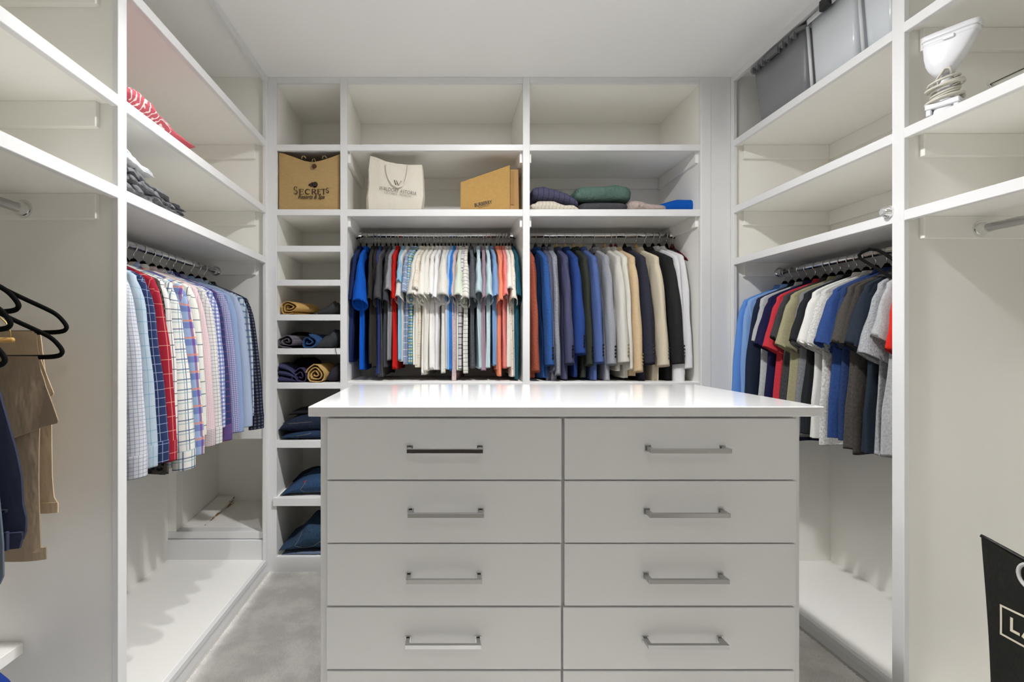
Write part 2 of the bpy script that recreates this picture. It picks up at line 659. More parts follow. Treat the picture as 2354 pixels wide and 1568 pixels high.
for a, b in col_shelves:
    nosed_shelf(BU, 'shelf', CX0 - 0.002, CX1 + 0.008, D, YB - 0.012, PX(a), '-y', th=(b - a) / S, inset=(0.002, 0.008))
nosed_shelf(BU, 'shelf', X_(629), CX1 + 0.008, D - 0.012, YB - 0.012, PX(1143), '-y', th=19 / S)
board(BU, 'base_board', CX0 - 0.002, CX1, D, D + 0.02, 0, PX(1280), TRIM)
board(BU, 'shelf', CX0 - 0.002, CX1 + 0.008, D + 0.02, YB - 0.012, PX(1280) - 0.02, PX(1280), PAINT)
for a, b in ((M0, M1), (R0, R1)):
    for t, c in ((332, 346), (481, 497), (879, 893)):
        nosed_shelf(BU, 'shelf', a - 0.008, b + 0.008, D, YB - 0.012, PX(t), '-y', th=(c - t) / S, inset=(0.008, 0.008))
        if t == 879:
            continue
        zb = PX(t) - 0.020
        board(BU, 'cleat', a - 0.008, a + 0.012, D + 0.028, YB - 0.012, zb - 0.062, zb, PAINT)
        board(BU, 'cleat', b - 0.012, b + 0.008, D + 0.028, YB - 0.012, zb - 0.062, zb, PAINT)
        board(BU, 'cleat', a + 0.012, b - 0.012, YB - 0.030, YB - 0.012, zb - 0.062, zb, PAINT)
    board(BU, 'base_board', a, b, D, D + 0.02, 0, PX(1280), TRIM)
YR, ZR = 2.89, H + 0.584
closet_rod(BU, (M0, YR, ZR), (M1, YR, ZR))
closet_rod(BU, (R0, YR, ZR), (R1, YR, ZR))

# ------------------------------------------------------------------ island
I0, I1 = 1.433, 2.163
IF = 1.463                       # carcass front
sI = F / IF
sD = F / (IF - 0.018)


def zi(py, y=IF):
    return H + (VY - py) * y / F


IX0, IX1 = X_(737, IF), X_(1838, IF)
ITOP = H + (VY - 958) * I0 / F
isl = thing('drawer_island', ((IX0 + IX1) / 2, (I0 + I1) / 2, 0), 'wide white ten-drawer island with chrome bar handles in the middle of the closet', 'island')
board(isl, 'side_panel', IX0, IX0 + 0.02, IF, I1 - 0.03, 0.0, ITOP, DRAWP)
board(isl, 'side_panel', IX1 - 0.02, IX1, IF, I1 - 0.03, 0.0, ITOP, DRAWP)
board(isl, 'back_panel', IX0 + 0.02, IX1 - 0.02, I1 - 0.05, I1 - 0.03, 0.0, ITOP, DRAWP)
board(isl, 'face_frame', IX0 + 0.02, IX1 - 0.02, IF, IF + 0.02, 0.06, ITOP, DRAWP)
board(isl, 'toe_kick', IX0 + 0.02, IX1 - 0.02, IF + 0.02, IF + 0.04, 0.0, 0.06, DRAWP)
yF = IF - 0.018
rows = [(962, 1103), (1106, 1248), (1251, 1393), (1397, 1539), (1543, 1683)]
cols = [((752, 1291), (936, 1111), (0, 1)), ((1298, 1832), (1483, 1668), (1, 2))]
jit = random.Random(3)
for ci, ((c0, c1), (h0, h1), _) in enumerate(cols):
    for ri, (r0, r1) in enumerate(rows):
        dx = (0, 2, -2, -4, -1)[ri] if ci == 0 else (0, -3, -5, -6, -6)[ri]
        x0, x1 = X_(c0 + (dx if ri > 2 else 0) * .5, yF), X_(c1 + (-2 * ri * .6 if ci == 1 else -ri * .4), yF)
        d = board(isl, 'drawer', x0, x1, yF, IF, zi(r1, yF), zi(r0, yF), DRAWP, bevel=0.0012)
        hy = (r0 + r1) / 2 - (2 if ri < 2 else -1)
        hz = zi(hy, yF)
        hx0, hx1 = X_(h0 + dx + 6, yF), X_(h1 + dx - 8, yF)
        so = 0.030
        mb = MB()
        for hx in (hx0, hx1):
            mb.box(hx - 0.0055, hx + 0.0055, yF - so, yF, hz - 0.006, hz + 0.006)
            mb.box(hx - 0.0085, hx + 0.0085, yF - 0.003, yF, hz - 0.009, hz + 0.009)
        mb.box(hx0 - 0.006, hx1 + 0.006, yF - so - 0.010, yF - so, hz - 0.006, hz + 0.006)
        part(d, 'handle', mb, HANDC if ci == 0 else HANDN, bevel=0.0008)
ct = MB().box(X_(708, I0), X_(1896, I0), I0, I1, ITOP, H + (VY - 935) * I0 / F)
single('countertop', ct, QUARTZ, 'glossy white stone slab on top of the drawer island', 'countertop', bevel=0.002)

# ------------------------------------------------------------------ hangers
def hook_pts(drop=0.05, r=0.0148):
    """over the rod (radius about .0125) and down to -drop, in the x-z plane"""
    p = []
    for k in range(9):
        a = math.radians(200 - k * 200 / 8)
        p.append((r * math.cos(a), 0, r * math.sin(a)))
    p += [(r * .85, 0, -0.012), (r * .3, 0, -0.022), (0.0, 0, -0.03), (0, 0, -drop)]
    return p


ARM = [(0, -.053), (.035, -.072), (.09, -.100), (.15, -.127), (.182, -.143), (.203, -.166), (.207, -.177), (.197, -.186), (.15, -.188)]


def velvet_body(off=0.0, flat=0.7, smooth=0):
    mb = MB()
    pts = [(x, 0, z - off) for x, z in ARM]
    pts = pts + [(-x, 0, z) for x, y, z in reversed(pts)][:-1]
    for _ in range(smooth):
        q = []
        for a, b in zip(pts, pts[1:] + pts[:1]):
            q.append(tuple(a[i] * .75 + b[i] * .25 for i in range(3)))
            q.append(tuple(a[i] * .25 + b[i] * .75 for i in range(3)))
        pts = q
    mb.tube(pts, 0.0055, 8, flat, (0, 1, 0), closed=True)
    # triangular neck plate
    t = 0.003
    tri = [(-.020, -.066), (.020, -.066), (.006, -.046), (-.006, -.046)]
    v = [(x, -t, z - off) for x, z in tri] + [(x, t, z - off) for x, z in tri]
    mb.add(v, [(0, 1, 2, 3), (7, 6, 5, 4), (0, 4, 5, 1), (1, 5, 6, 2), (2, 6, 7, 3), (3, 7, 4, 0)])
    return mb


def wood_body():
    mb = MB()
    rings = []
    for k in range(-10, 11):
        x = k / 10 * 0.172
        a = abs(k) / 10
        z = -.080 - 0.088 * a ** 1.05
        hy = 0.008 + 0.006 * a
        hz = 0.016 - 0.004 * a
        c = 0.006 * a * a
        rings.append([(x, c + hy * math.cos(q), z + hz * math.sin(q)) for q in [2 * PI * j / 10 for j in range(10)]])
    mb.loft(rings, cap0=True, cap1=True)
    mb.tube([(-.175, .004, -.172), (.175, .004, -.172)], 0.005, 8)
    mb.disc((0, 0, -.074), (0, 0, 1), 0.015, 0.026, 12, 0.006)
    return mb


HOOK_ME = MB().tube(hook_pts(), 0.0017, 6).mesh('hook', WIRE, True)
HOOKW_ME = MB().tube(hook_pts(.056), 0.0021, 6).mesh('hook', WIRE, True)
_full = ARM
ARM = [(0, -.053), (.030, -.084), (.08, -.110), (.13, -.136), (.160, -.152), (.176, -.172), (.179, -.182), (.170, -.189), (.14, -.191)]
VELVET_ME = velvet_body(flat=.55).mesh('hanger_body', BLACKV, True)
_wm = {}


def wood_me(mat):
    if mat.name not in _wm:
        _wm[mat.name] = wood_body().mesh('hanger_body', mat, True)
    return _wm[mat.name]


def hanger(loc, rz, label, style='velvet', group=None):
    t = thing('hanger', loc, label, 'hanger', rz, group)
    if style == 'velvet':
        link('hook', HOOK_ME, t)
        link('hanger_body', VELVET_ME, t)
    else:
        link('hook', HOOKW_ME, t)
        link('hanger_body', wood_me({'wood': WOODN, 'dark': WOODD, 'mahogany': WOODM, 'black': BLACKV}[style]), t)
    return t


# ------------------------------------------------------------------ garments
def rrect(a, b, n_side=5, n_end=4):
    """flat rounded loop in (x, y): starts at the far end (-a), runs round by the near end (+a)"""
    pts = []
    e = min(b, a * .5)
    for k in range(n_end + 1):                    # far end, lower half
        q = PI + (PI / 2) * k / n_end
        pts.append((-a + e + e * math.cos(q), b * math.sin(q)))
    for k in range(1, n_side):
        pts.append((-a + e + (2 * a - 2 * e) * k / n_side, -b))
    for k in range(2 * n_end + 1):                # near end
        q = -PI / 2 + PI * k / (2 * n_end)
        pts.append((a - e + e * math.cos(q), b * math.sin(q)))
    for k in range(1, n_side):
        pts.append((a - e - (2 * a - 2 * e) * k / n_side, b))
    for k in range(n_end):
        q = PI / 2 + (PI / 2) * k / n_end
        pts.append((-a + e + e * math.cos(q), b * math.sin(q)))
    return pts


def body_mb(rnd, hem, sx=.205, sz=-.145, neck=-.078, b=.011, wave=.010, aw=.215, lean=0.0, slit=False, thick_top=1.0, flare=0.0):
    rings, uvs = [], []
    ph1, ph2, ph3 = [rnd.uniform(0, 6.28) for _ in range(3)]
    lam = rnd.uniform(.09, .15)
    q_ = lambda f: neck + (sz - neck) * f
    rows = [(neck, .040), (q_(.10), .064), (q_(.32), .102), (q_(.60), .150), (q_(.82), .186), (sz, sx - .001), (sz - .03, sx + .003)]
    n = 11
    for k in range(1, n + 1):
        t = k / n
        z = (sz - .03) + (hem - sz + .03) * t
        a = sx + (aw - sx) * t - .012 * math.sin(PI * min(1, t * 1.4)) + flare * t * t
        if k == n:
            rows.append((z + .007, a))
        rows.append((z, a))
    for i, (z, a) in enumerate(rows):
        t = max(0.0, (z - sz) / (hem - sz))
        bb = b * (0.75 + .25 * min(1, t * 3)) * (thick_top if t < .08 else 1.0)
        if i == 0:
            bb = b * .9
        ring = []
        for (x, y) in rrect(a, bb):
            fold = wave * min(1.0, t * 1.6) * (math.sin(x / lam * 2 * PI + ph1 + z * 3) * .6 + math.sin(x / lam * 4.4 + ph2 - z * 5) * .4)
            near = max(0.0, x / a) ** 8
            ridge = .009 * near * min(1, t * 2.5) * math.sin(y / max(bb, .004) * 2.2 + ph3 + z * 4)
            yy = y * (1 + .25 * t * near * math.sin(ph2 + z * 9)) + fold + lean * t
            zz = z
            if i == len(rows) - 1:
                zz += .005 * math.sin(x * 16 + ph1)
                if slit and near > .2:
                    zz += .03 * near
            if i <= 5 and i > 0:
                zz += .002 * math.sin(x * 30 + ph2) * min(1, i / 4)
            ring.append((x + ridge, yy, zz))
        rings.append(ring)
        acc, row = 0.0, []
        base = rrect(max(a, .15), bb)
        for k, p in enumerate(base + [base[0]]):
            if k:
                q = base[(k - 1)]
                acc += math.hypot(p[0] - q[0], p[1] - q[1])
            row.append((acc, z))
        uvs.append(row)
    # turned hem
    last = rings[-1]
    rings.append([(p[0] * .985, p[1] * .93 + lean * .07, p[2] + .018) for p in last])
    uvs.append([(u, v + .018) for u, v in uvs[-1]])
    return MB().loft(rings, uvs, cap0=True)


def sleeve_mb(rnd, s, e, hx0, hx1, hy0, hy1, n=8, lean=0.0, tilt=0.25, bow=0.0, wrk=0.004, side=1, m=16, seam=0.0, uo=0.0):
    """open sleeve from shoulder s=(x,z) to hem e=(x,z); side=-1 is the far one"""
    rings, uvs = [], []
    ph = rnd.uniform(0, 6.28)
    ph2 = rnd.uniform(0, 6.28)
    for i, t in enumerate([k / n for k in range(n)] + [1 - .018, 1.0]):
        cx = s[0] + (e[0] - s[0]) * t + bow * math.sin(PI * t)
        cz = s[1] + (e[1] - s[1]) * t
        hx = hx0 + (hx1 - hx0) * t ** .8
        hy = hy0 + (hy1 - hy0) * t ** .9
        grow = (.5, .82, .96)[i] if i < 3 else 1.0
        hx *= grow
        hy *= grow
        tl = tilt * t * (1 if n < 10 else .7) - .42 * max(0.0, 1 - t / .22)
        ends = (1 - t ** 4) if n > 9 else 1.0
        ring, row = [], []
        for k in range(m):
            q = PI + 2 * PI * k / m
            wob = 1 + (.10 * math.sin(3 * q + ph + t * 3) * t + .05 * math.sin(5 * q + ph2 - t * 6)) * (1 - (t ** 3 if n > 9 else .5 * t * t))
            x = cx + hx * math.cos(q) * wob
            y = hy * math.sin(q) * wob + lean * t + wrk * math.sin(t * 14 + ph + math.cos(q) * 2) * .5 * ends
            z = cz + tl * hx * math.cos(q)
            ring.append((side * x, y, z))
        per = 2 * PI * math.sqrt((hx * hx + hy * hy) / 2)
        for k in range(m + 1):
            row.append((uo + per * k / m, cz))
        rings.append(ring)
        uvs.append(row)
    cx = e[0] * side
    rings.append([(cx + (p[0] - cx) * .94, lean + (p[1] - lean) * .94, p[2] + .014) for p in rings[-1]])
    uvs.append([(u, v + .014) for u, v in uvs[-1]])
    return MB().loft(rings, uvs, cap0=True)


def collar_mb(rnd, hy=.016, top=-.072, fold=.038, hx=.052):
    rings = []
    prof = [(top - .035, hx, hy * .8), (top, hx * .9, hy * .85), (top + .003, hx * .97, hy * 1.02), (top - .006, hx * 1.06, hy * 1.16), (top - fold, hx * 1.32, hy * 1.35)]
    for z, a, b in prof:
        rings.append([(a * math.cos(q), b * math.sin(q), z + .010 * math.cos(q) * (1 if z < top - .02 else .3)) for q in [PI + 2 * PI * k / 16 for k in range(16)]])
    return MB().loft(rings)


def neckband_mb(hy=.014, top=-.068):
    rings = []
    for z, a, b in [(top - .022, .062, hy), (top, .052, hy * .9), (top + .001, .048, hy * .75), (top - .016, .05, hy * .7)]:
        rings.append([(a * math.cos(q), b * math.sin(q), z) for q in [PI + 2 * PI * k / 16 for k in range(16)]])
    return MB().loft(rings)


def buttons_on(parent, pts, nrm, r, mat):
    for p in pts:
        part(parent, 'button', MB().disc(p, nrm, r, .003, 10, r * .8), mat, local=True)


BTN_D = plain('dark_button', '#15151a', 0.3)
BTN_T = plain('tan_button', '#9a8358', 0.35)


def short_shirt(name, loc, rz, label, mat, rnd, hem=-.72, slv=-.385, wy=.03, b=.011, lean=0.0, fx=0.0, collar=True, group=None, slit=False, inner=None, wave=.006, sl_lean=None, cat='shirt', sh=-.145, cmat=None, aw=.215):
    t = thing(name, loc, label, cat, rz, group)
    part(t, 'body', body_mb(rnd, hem, sz=sh, b=b, lean=lean, slit=slit, wave=wave, aw=aw), mat, smooth=True, local=True)
    sl = lean * .5 if sl_lean is None else sl_lean
    part(t, 'sleeve', sleeve_mb(rnd, (.172 + fx * .4, sh + .012), (.212 + fx, slv), .034, .052, max(.010, b), wy, lean=sl, tilt=.5), inner or mat, smooth=True, local=True)
    part(t, 'sleeve', sleeve_mb(rnd, (.172, sh + .012), (.205, slv + .01), .034, .048, max(.010, b), min(wy, .016), side=-1), inner or mat, smooth=True, local=True)
    if collar:
        part(t, 'collar', collar_mb(rnd, min(.019, b * 1.35)), cmat or mat, smooth=True, local=True)
    else:
        part(t, 'neckband', neckband_mb(b * 1.1), cmat or mat, smooth=True, local=True)
    return t


def long_shirt(name, loc, rz, label, mat, rnd, hem=-.74, slv=-.735, wy=.020, b=.016, lean=0.0, fx=0.0, group=None, cat='shirt', sh=-.15, sl_lean=0.0, cuff=True, aw=.20, wave=.010, cmat=None, pocket=False, flare=0.0):
    t = thing(name, loc, label, cat, rz, group)
    part(t, 'body', body_mb(rnd, hem, sz=sh, b=b, lean=lean, aw=aw, wave=wave, flare=flare), mat, smooth=True, local=True)
    e = (.232 + fx, slv + (.055 if cuff else 0))
    uo = rnd.random()
    s1 = part(t, 'sleeve', sleeve_mb(rnd, (.178, sh + .015), e, .040, .036, max(.012, b * .8), wy, n=14, lean=sl_lean, tilt=.2, wrk=.006, bow=.008, uo=uo), mat, smooth=True, local=True)
    part(t, 'sleeve', sleeve_mb(rnd, (.178, sh + .015), (.215, slv), .040, .034, max(.012, b * .8), min(wy, .016), n=12, side=-1), mat, smooth=True, local=True)
    if cuff:
        rings = []
        for k, (z, m) in enumerate([(e[1] + .012, .95), (e[1] + .009, 1.0), (e[1] + .005, 1.012), (e[1] - .03, 1.0), (e[1] - .051, 1.0), (e[1] - .055, .995), (e[1] - .052, .95), (e[1] - .02, .90)]):
            rings.append([(e[0] + .036 * m * math.cos(q), sl_lean + wy * m * math.sin(q), z + .14 * .036 * math.cos(q)) for q in [PI + 2 * PI * j / 16 for j in range(16)]])
        uv = []
        for r in rings:
            uv.append([(uo + .18 * j / 16, r[0][2] + .3) for j in range(17)])
        part(s1, 'cuff', MB().loft(rings, uv), cmat or mat, smooth=True, local=True)
    part(t, 'collar', collar_mb(rnd, min(.024, b * 1.35)), mat, smooth=True, local=True)
    return t


def jacket(loc, rz, label, mat, rnd, hem=-.775, slv=-.705, wy=.024, b=.013, lean=0.0, fx=0.0, btn=None, sl_lean=0.012, sh=-.155, bside=1):
    t = thing('suit_jacket', loc, label, 'jacket', rz, 'suit jackets on the far rod')
    part(t, 'body', body_mb(rnd, hem, sx=.21, sz=sh, b=b, lean=lean, aw=.205, wave=.007, neck=-.084, thick_top=1.3), mat, smooth=True, local=True)
    s1 = part(t, 'sleeve', sleeve_mb(rnd, (.170, sh + .014), (.226 + fx, slv), .050, .044, .020, wy, n=14, lean=sl_lean, tilt=.22, wrk=.004, bow=.012, m=20), mat, smooth=True, local=True)
    part(t, 'sleeve', sleeve_mb(rnd, (.180, sh + .022), (.215, slv), .050, .042, .018, .018, n=12, side=-1), mat, smooth=True, local=True)
    part(t, 'collar', collar_mb(rnd, .021, top=-.078, fold=.036, hx=.062), mat, smooth=True, local=True)
    if btn is not None:
        for k in range(4):
            z = slv + .035 + k * .017
            q = bside * .22
            p = (.226 + fx + .043 * math.cos(q) * 1.06, sl_lean + wy * math.sin(q) * 1.06, z + .01)
            part(s1, 'button', MB().disc(p, (1, math.sin(q) * 2.0, 0), .0062, .002, 12, .005), btn, local=True)
    return t


def back_place(px_hook, px_sl, near=.235):
    """position on the back rod and yaw so that the near sleeve shows at px_sl"""
    xh = X_(px_hook, YR)
    xn = X_(px_sl, YR - near)
    return (xh, YR, ZR), -PI / 2 + math.atan2(xn - xh, near)


rnd = random.Random(11)
W = '#e9e7e1'
polos = [
    # hook px, sleeve px, wy, hem, sleeve z, material, forward, label, body lean, extra
    (829.5, 812, .016, -.690, -.400, fabric('#22315c'), -.02, 'navy blue polo shirt at the left end of its rod', -.03, {}),
    (843, 826, .033, -.735, -.405, fabric('#0a55ba'), .028, 'vivid cobalt blue short-sleeved polo shirt beside the navy one', .004, {}),
    (859, 850, .014, -.700, -.395, fabric('#33312f', heather=.1), .0, 'charcoal polo shirt just right of the cobalt blue one', .0, {}),
    (867, 860, .012, -.715, -.380, fabric('#2e2a27'), -.02, 'dark brownish-black polo shirt between charcoal and navy blue ones', .0, {}),
    (875, 866, .012, -.755, -.370, fabric('#2f3f74', heather=.15), -.03, 'dusty navy polo shirt among the charcoal polo shirts', .002, {}),
    (888.5, 868, .021, -.765, -.395, fabric('#4a494b', heather=.12), .022, 'medium charcoal polo shirt with wide sleeve among the dark polo shirts', .004, {}),
    (899, 886, .016, -.720, -.405, fabric('#3f4247', heather=.1), .012, 'slate grey polo shirt next to the mid-grey one', .0, {}),
    (909.6, 893, .017, -.680, -.350, fabric('#8d8d90'), .015, 'mid-grey polo shirt hanging left of the red one', .0, {}),
    (915.6, 903, .016, -.735, -.395, fabric('#b91d18'), .004, 'bright red polo shirt', .006, {'slit': True}),
    (927.8, 917, .013, -.680, -.305, fabric('#8fbdd8'), .004, 'light sky blue polo shirt right of the red one', .0, {}),
    (940, 917, .017, -.690, -.385, fabric('#d9d7d2', (('v', .006, .002, '#bcbcbc', .6, 0),)), .012, 'white textured short-sleeved shirt right of the sky blue one', .0, {}),
    (951.7, 929, .018, -.700, -.365, fabric('#8f9db8', (('v', .035, .004, '#dfe3ea', .85, 0), ('u', .05, .01, '#6d82a8', .5, 0))), .014, 'grey-blue short-sleeved shirt with white horizontal stripes', .004, {}),
    (958.8, 938, .015, -.700, -.365, fabric('#6f9cc4', (('u', .03, .009, '#3aa38c', .7, 0), ('v', .03, .008, '#d8d07a', .7, 0), ('v', .03, .005, '#dfe8ec', .8, .5))), .0, 'blue, teal and yellow plaid short-sleeved shirt', .0, {}),
    (971.5, 950, .032, -.710, -.375, fabric('#e6e3da'), .028, 'cream short-sleeved shirt with a wide sleeve beside the teal plaid one', .0, {}),
    (978.4, 957, .018, -.725, -.345, fabric('#e4dfd2', (('v', .06, .004, '#d3a87c', .55, 0), ('v', .06, .004, '#cbb89a', .5, .2), ('u', .06, .004, '#d8b48c', .5, 0))), .034, 'cream short-sleeved shirt with faint tan plaid lines', .0, {}),
    (987, 970, .022, -.765, -.380, fabric('#e7e4dc'), .030, 'off-white shirt with the longest hem, right of the faint tan plaid one', .0, {'slit': True}),
    (998, 978, .018, -.735, -.375, fabric('#e3e0d9'), .018, 'off-white shirt hanging between two other whites left of the middle', .0, {}),
    (1007, 990, .018, -.740, -.375, fabric('#eae8e4'), .012, 'plain white polo shirt in the middle of the whites', .0, {'slit': True}),
    (1015, 1001, .018, -.735, -.390, fabric('#e8e7ea'), .014, 'cool white polo shirt left of the wide-sleeved linen one', .0, {}),
    (1024, 1017, .033, -.745, -.378, fabric('#dcd9d1', heather=.05), .030, 'pale linen-coloured shirt with a wide open sleeve', .0, {}),
    (1032.5, 1022, .014, -.730, -.360, fabric('#c9ccd0'), -.01, 'pale grey polo shirt left of the azure one', .0, {}),
    (1041, 1030, .012, -.735, -.380, fabric('#8db6e0'), .0, 'light blue polo shirt touching the azure one', .0, {}),
    (1047.4, 1036, .015, -.745, -.380, fabric('#2f74c2'), .004, 'bright azure polo shirt among pale shirts', .004, {'slit': True}),
    (1053.8, 1041, .015, -.790, -.385, fabric('#c7b3b4', spots=(160, .25, '#8f7f88')), .006, 'pinkish speckled short-sleeved shirt beside the azure one', -.004, {}),
    (1060, 1054, .026, -.735, -.378, fabric('#d3dccd'), .022, 'pale mint green short-sleeved shirt', .0, {}),
    (1066, 1062, .014, -.730, -.370, fabric('#d2ccd0', (('v', .055, .0045, '#3b3c48', .9, 0), ('v', .055, .0045, '#3b3c48', .9, .32))), .0, 'pale grey shirt with bold paired dark stripes', -.012, {}),
    (1072.5, 1070, .021, -.745, -.392, fabric('#dfded6', (('v', .021, .0025, '#4c4e55', .85, 0),)), .024, 'off-white short-sleeved shirt with thin dark horizontal stripes', .0, {}),
    (1082, 1086, .021, -.720, -.395, fabric('#55585e', heather=.3), .018, 'dark heather grey polo shirt right of the striped ones', .0, {}),
    (1099.3, 1100, .018, -.722, -.365, fabric('#b9d0d6'), .022, 'pale aqua polo shirt between the dark heather and mauve ones', .0, {'wave': .012}),
    (1111, 1112, .014, -.735, -.390, fabric('#9d8794'), .0, 'mauve polo shirt between two pale aqua ones', .0, {}),
    (1118.2, 1124, .018, -.722, -.378, fabric('#bdd2d6'), .018, 'pale aqua polo shirt between the mauve and steel blue ones', .0, {}),
    (1128, 1139, .018, -.708, -.380, fabric('#7d9cc4'), .010, 'steel blue polo shirt left of the salmon one', .0, {}),
    (1142, 1150, .014, -.760, -.405, fabric('#e98c6d'), .020, 'salmon orange polo shirt right of the steel blue one', .0, {}),
    (1147.8, 1153, .012, -.735, -.39, fabric('#d97f6b'), -.015, 'deeper salmon polo shirt behind the salmon orange one', -.02, {}),
    (1155.6, 1162, .016, -.720, -.378, fabric('#dd8781', heather=.1), .010, 'coral pink polo shirt', .0, {}),
    (1162.6, 1171, .018, -.720, -.345, fabric('#e4e1d8'), .014, 'creamy white shirt right of the coral pink one', .0, {}),
    (1170, 1180, .018, -.765, -.395, fabric('#e2dace', spots=(70, .22, '#b39a7d')), .012, 'cream short-sleeved shirt with a small brown speckle print', .0, {}),
    (1177, 1190, .019, -.785, -.380, fabric('#1f5163', heather=.12), .004, 'dark teal polo shirt at the right end of its rod', .0, {}),
]
HP = ('thin black hanger', 'slim black hanger')
for i, (ph, ps, wy, hem, slv, mat, fx, lab, lean, ex) in enumerate(polos):
    loc, rz = back_place(ph, ps)
    short_shirt('polo_shirt', loc, rz, lab, mat, rnd, hem=hem, slv=slv, wy=wy * 1.22, b=.0115, lean=lean, fx=fx, group='polo shirts on the middle rod', sh=-.150, **ex)
    hanger(loc, rz, 'slim black hanger carrying the ' + lab.split(' polo')[0].split(' short')[0].split(' shirt')[0] + (' shirt' if 'with the longest' not in lab else ' long-hemmed shirt') + (' ' + ' '.join(lab.split('shirt', 1)[1].strip(' ,').split()[:6]) if lab.split('shirt', 1)[1].strip() else ''), 'velvet', 'hangers on the middle rod')

JK = [
    # hook px, sleeve px, wy, hem, sleeve z, material, label, hanger, buttons, forward
    (1208, 1226, .022, -.775, -.745, fabric('#984f3c', heather=.3), 'rust red tweed suit jacket at the left end of its rod', 'dark', None, .0),
    (1231, 1258, .025, -.775, -.715, fabric('#2d5592', heather=.22), 'mid-blue woven suit jacket beside the rust red one', 'dark', BTN_D, .006),
    (1249, 1266, .013, -.830, -.745, fabric('#54566a', heather=.2), 'thin slate jacket squeezed between the mid-blue and grey tweed ones', 'black', None, -.01),
    (1263, 1277, .014, -.810, -.760, fabric('#8b8e97', heather=.35), 'light grey tweed suit jacket', 'dark', None, .0),
    (1279, 1304, .024, -.785, -.705, fabric('#4b4d69'), 'dusky navy suit jacket right of the grey tweed one', 'wood', BTN_D, .004),
    (1298, 1328, .029, -.765, -.655, fabric('#274281', heather=.08), 'royal blue suit jacket with a short wide sleeve', 'wood', BTN_D, .012),
    (1320, 1350, .018, -.775, -.712, fabric('#33372f', heather=.1), 'dark olive suit jacket between two blue ones', 'wood', BTN_D, -.004),
    (1336, 1372, .024, -.790, -.700, fabric('#50659b', heather=.08), 'periwinkle blue suit jacket right of the dark olive one', 'wood', BTN_D, .006),
    (1365, 1401, .024, -.785, -.708, fabric('#9a9ca3', heather=.1), 'silver grey suit jacket', 'dark', BTN_D, .0),
    (1390, 1428, .030, -.740, -.700, fabric('#d0cdc5'), 'pale stone suit jacket right of the silver grey one', 'wood', BTN_T, .010),
    (1404, 1443, .018, -.770, -.735, fabric('#dad7cd'), 'off-white suit jacket left of the tan one', 'mahogany', None, -.01),
    (1415, 1462, .022, -.765, -.745, fabric('#d0b895', heather=.08), 'tan linen suit jacket', 'mahogany', BTN_T, .002),
    (1436, 1487, .026, -.800, -.705, fabric('#31323f', heather=.2), 'dark navy suit jacket between the tan and ivory ones', 'black', BTN_D, .006),
    (1462, 1519, .028, -.840, -.715, fabric('#d6cab3'), 'ivory suit jacket left of the black one', 'wood', BTN_D, .010),
    (1482, 1556, .030, -.790, -.705, fabric('#262727', heather=.1, rough=.75), 'black suit jacket beside the white dress shirts', 'black', BTN_D, .006),
]
for ph, ps, wy, hem, slv, mat, lab, hs, bt, fx in JK:
    loc, rz = back_place(ph, ps)
    jacket(loc, rz, lab, mat, rnd, hem=hem, slv=slv, wy=wy, fx=fx, btn=bt, b=.014)
    nm = {'dark': 'dark wooden', 'wood': 'pale wooden', 'black': 'black', 'mahogany': 'dark red wooden'}[hs]
    hanger(loc, rz, nm + ' hanger carrying the ' + lab.split(' at the')[0].split(' squeezed')[0].split(' with')[0].split(' right')[0].split(' between')[0].split(' beside')[0].split(' left')[0], hs, 'hangers on the far right rod')

WHT = fabric('#e2e2e4')
for ph, ps, slv, hem, lab, fx, wy in ((1500, 1568, -.800, -.800, 'white dress shirt with the lowest cuff, right of the black suit jacket', -.02, .026),
                                      (1514, 1581, -.725, -.760, 'white dress shirt at the right of the rod, beside the black waistcoat', .0, .020)):
    loc, rz = back_place(ph, ps)
    long_shirt('dress_shirt', loc, rz, lab, WHT, rnd, hem=hem, slv=slv, wy=wy, b=.013, fx=fx, group='white dress shirts on the far right rod')
    hanger(loc, rz, 'slim black hanger carrying the ' + lab.split(',')[0].replace('at the right of the rod', 'beside the waistcoat'), 'velvet', 'hangers on the far right rod')

# black waistcoat and the empty mahogany hanger at the end of the rod
loc, rz = back_place(1532, 1578)
vt = thing('waistcoat', loc, 'black waistcoat with a grey patterned back at the end of the rod', 'waistcoat', rz)
VB = fabric('#1d1d1f', heather=.1)
VG = fabric('#6b6b74', (('v', .012, .005, '#34343b', .8, 0), ('u', .012, .005, '#3b3b44', .7, 0)), wr=.2)


def vest_mb(y0, y1, dx=0.0, zend=-.62):
    rows = [(-.085, .05), (-.10, .095), (-.14, .120), (-.20, .125), (-.28, .135), (-.345, .165), (-.40, .215), (-.47, .210), (-.56, .205), (zend, .200)]
    rings = []
    for z, a in rows:
        a += dx
        rings.append([(x, y + (y0 + y1) / 2, z) for x, y in rrect(a, (y1 - y0) / 2)])
    return MB().loft(rings, cap0=True, cap1=True)


part(vt, 'front', vest_mb(-.012, .0005), VG, smooth=True, local=True)
part(vt, 'back', vest_mb(.0015, .012, .006, -.58), VB, smooth=True, local=True)
hanger(loc, rz, 'slim black hanger carrying the waistcoat', 'velvet', 'hangers on the far right rod')
loc, rz = back_place(1545, 1594, .2)
hanger(loc, rz, 'bare mahogany red wooden hanger sticking out at the right end of the rod', 'mahogany', 'hangers on the far right rod')

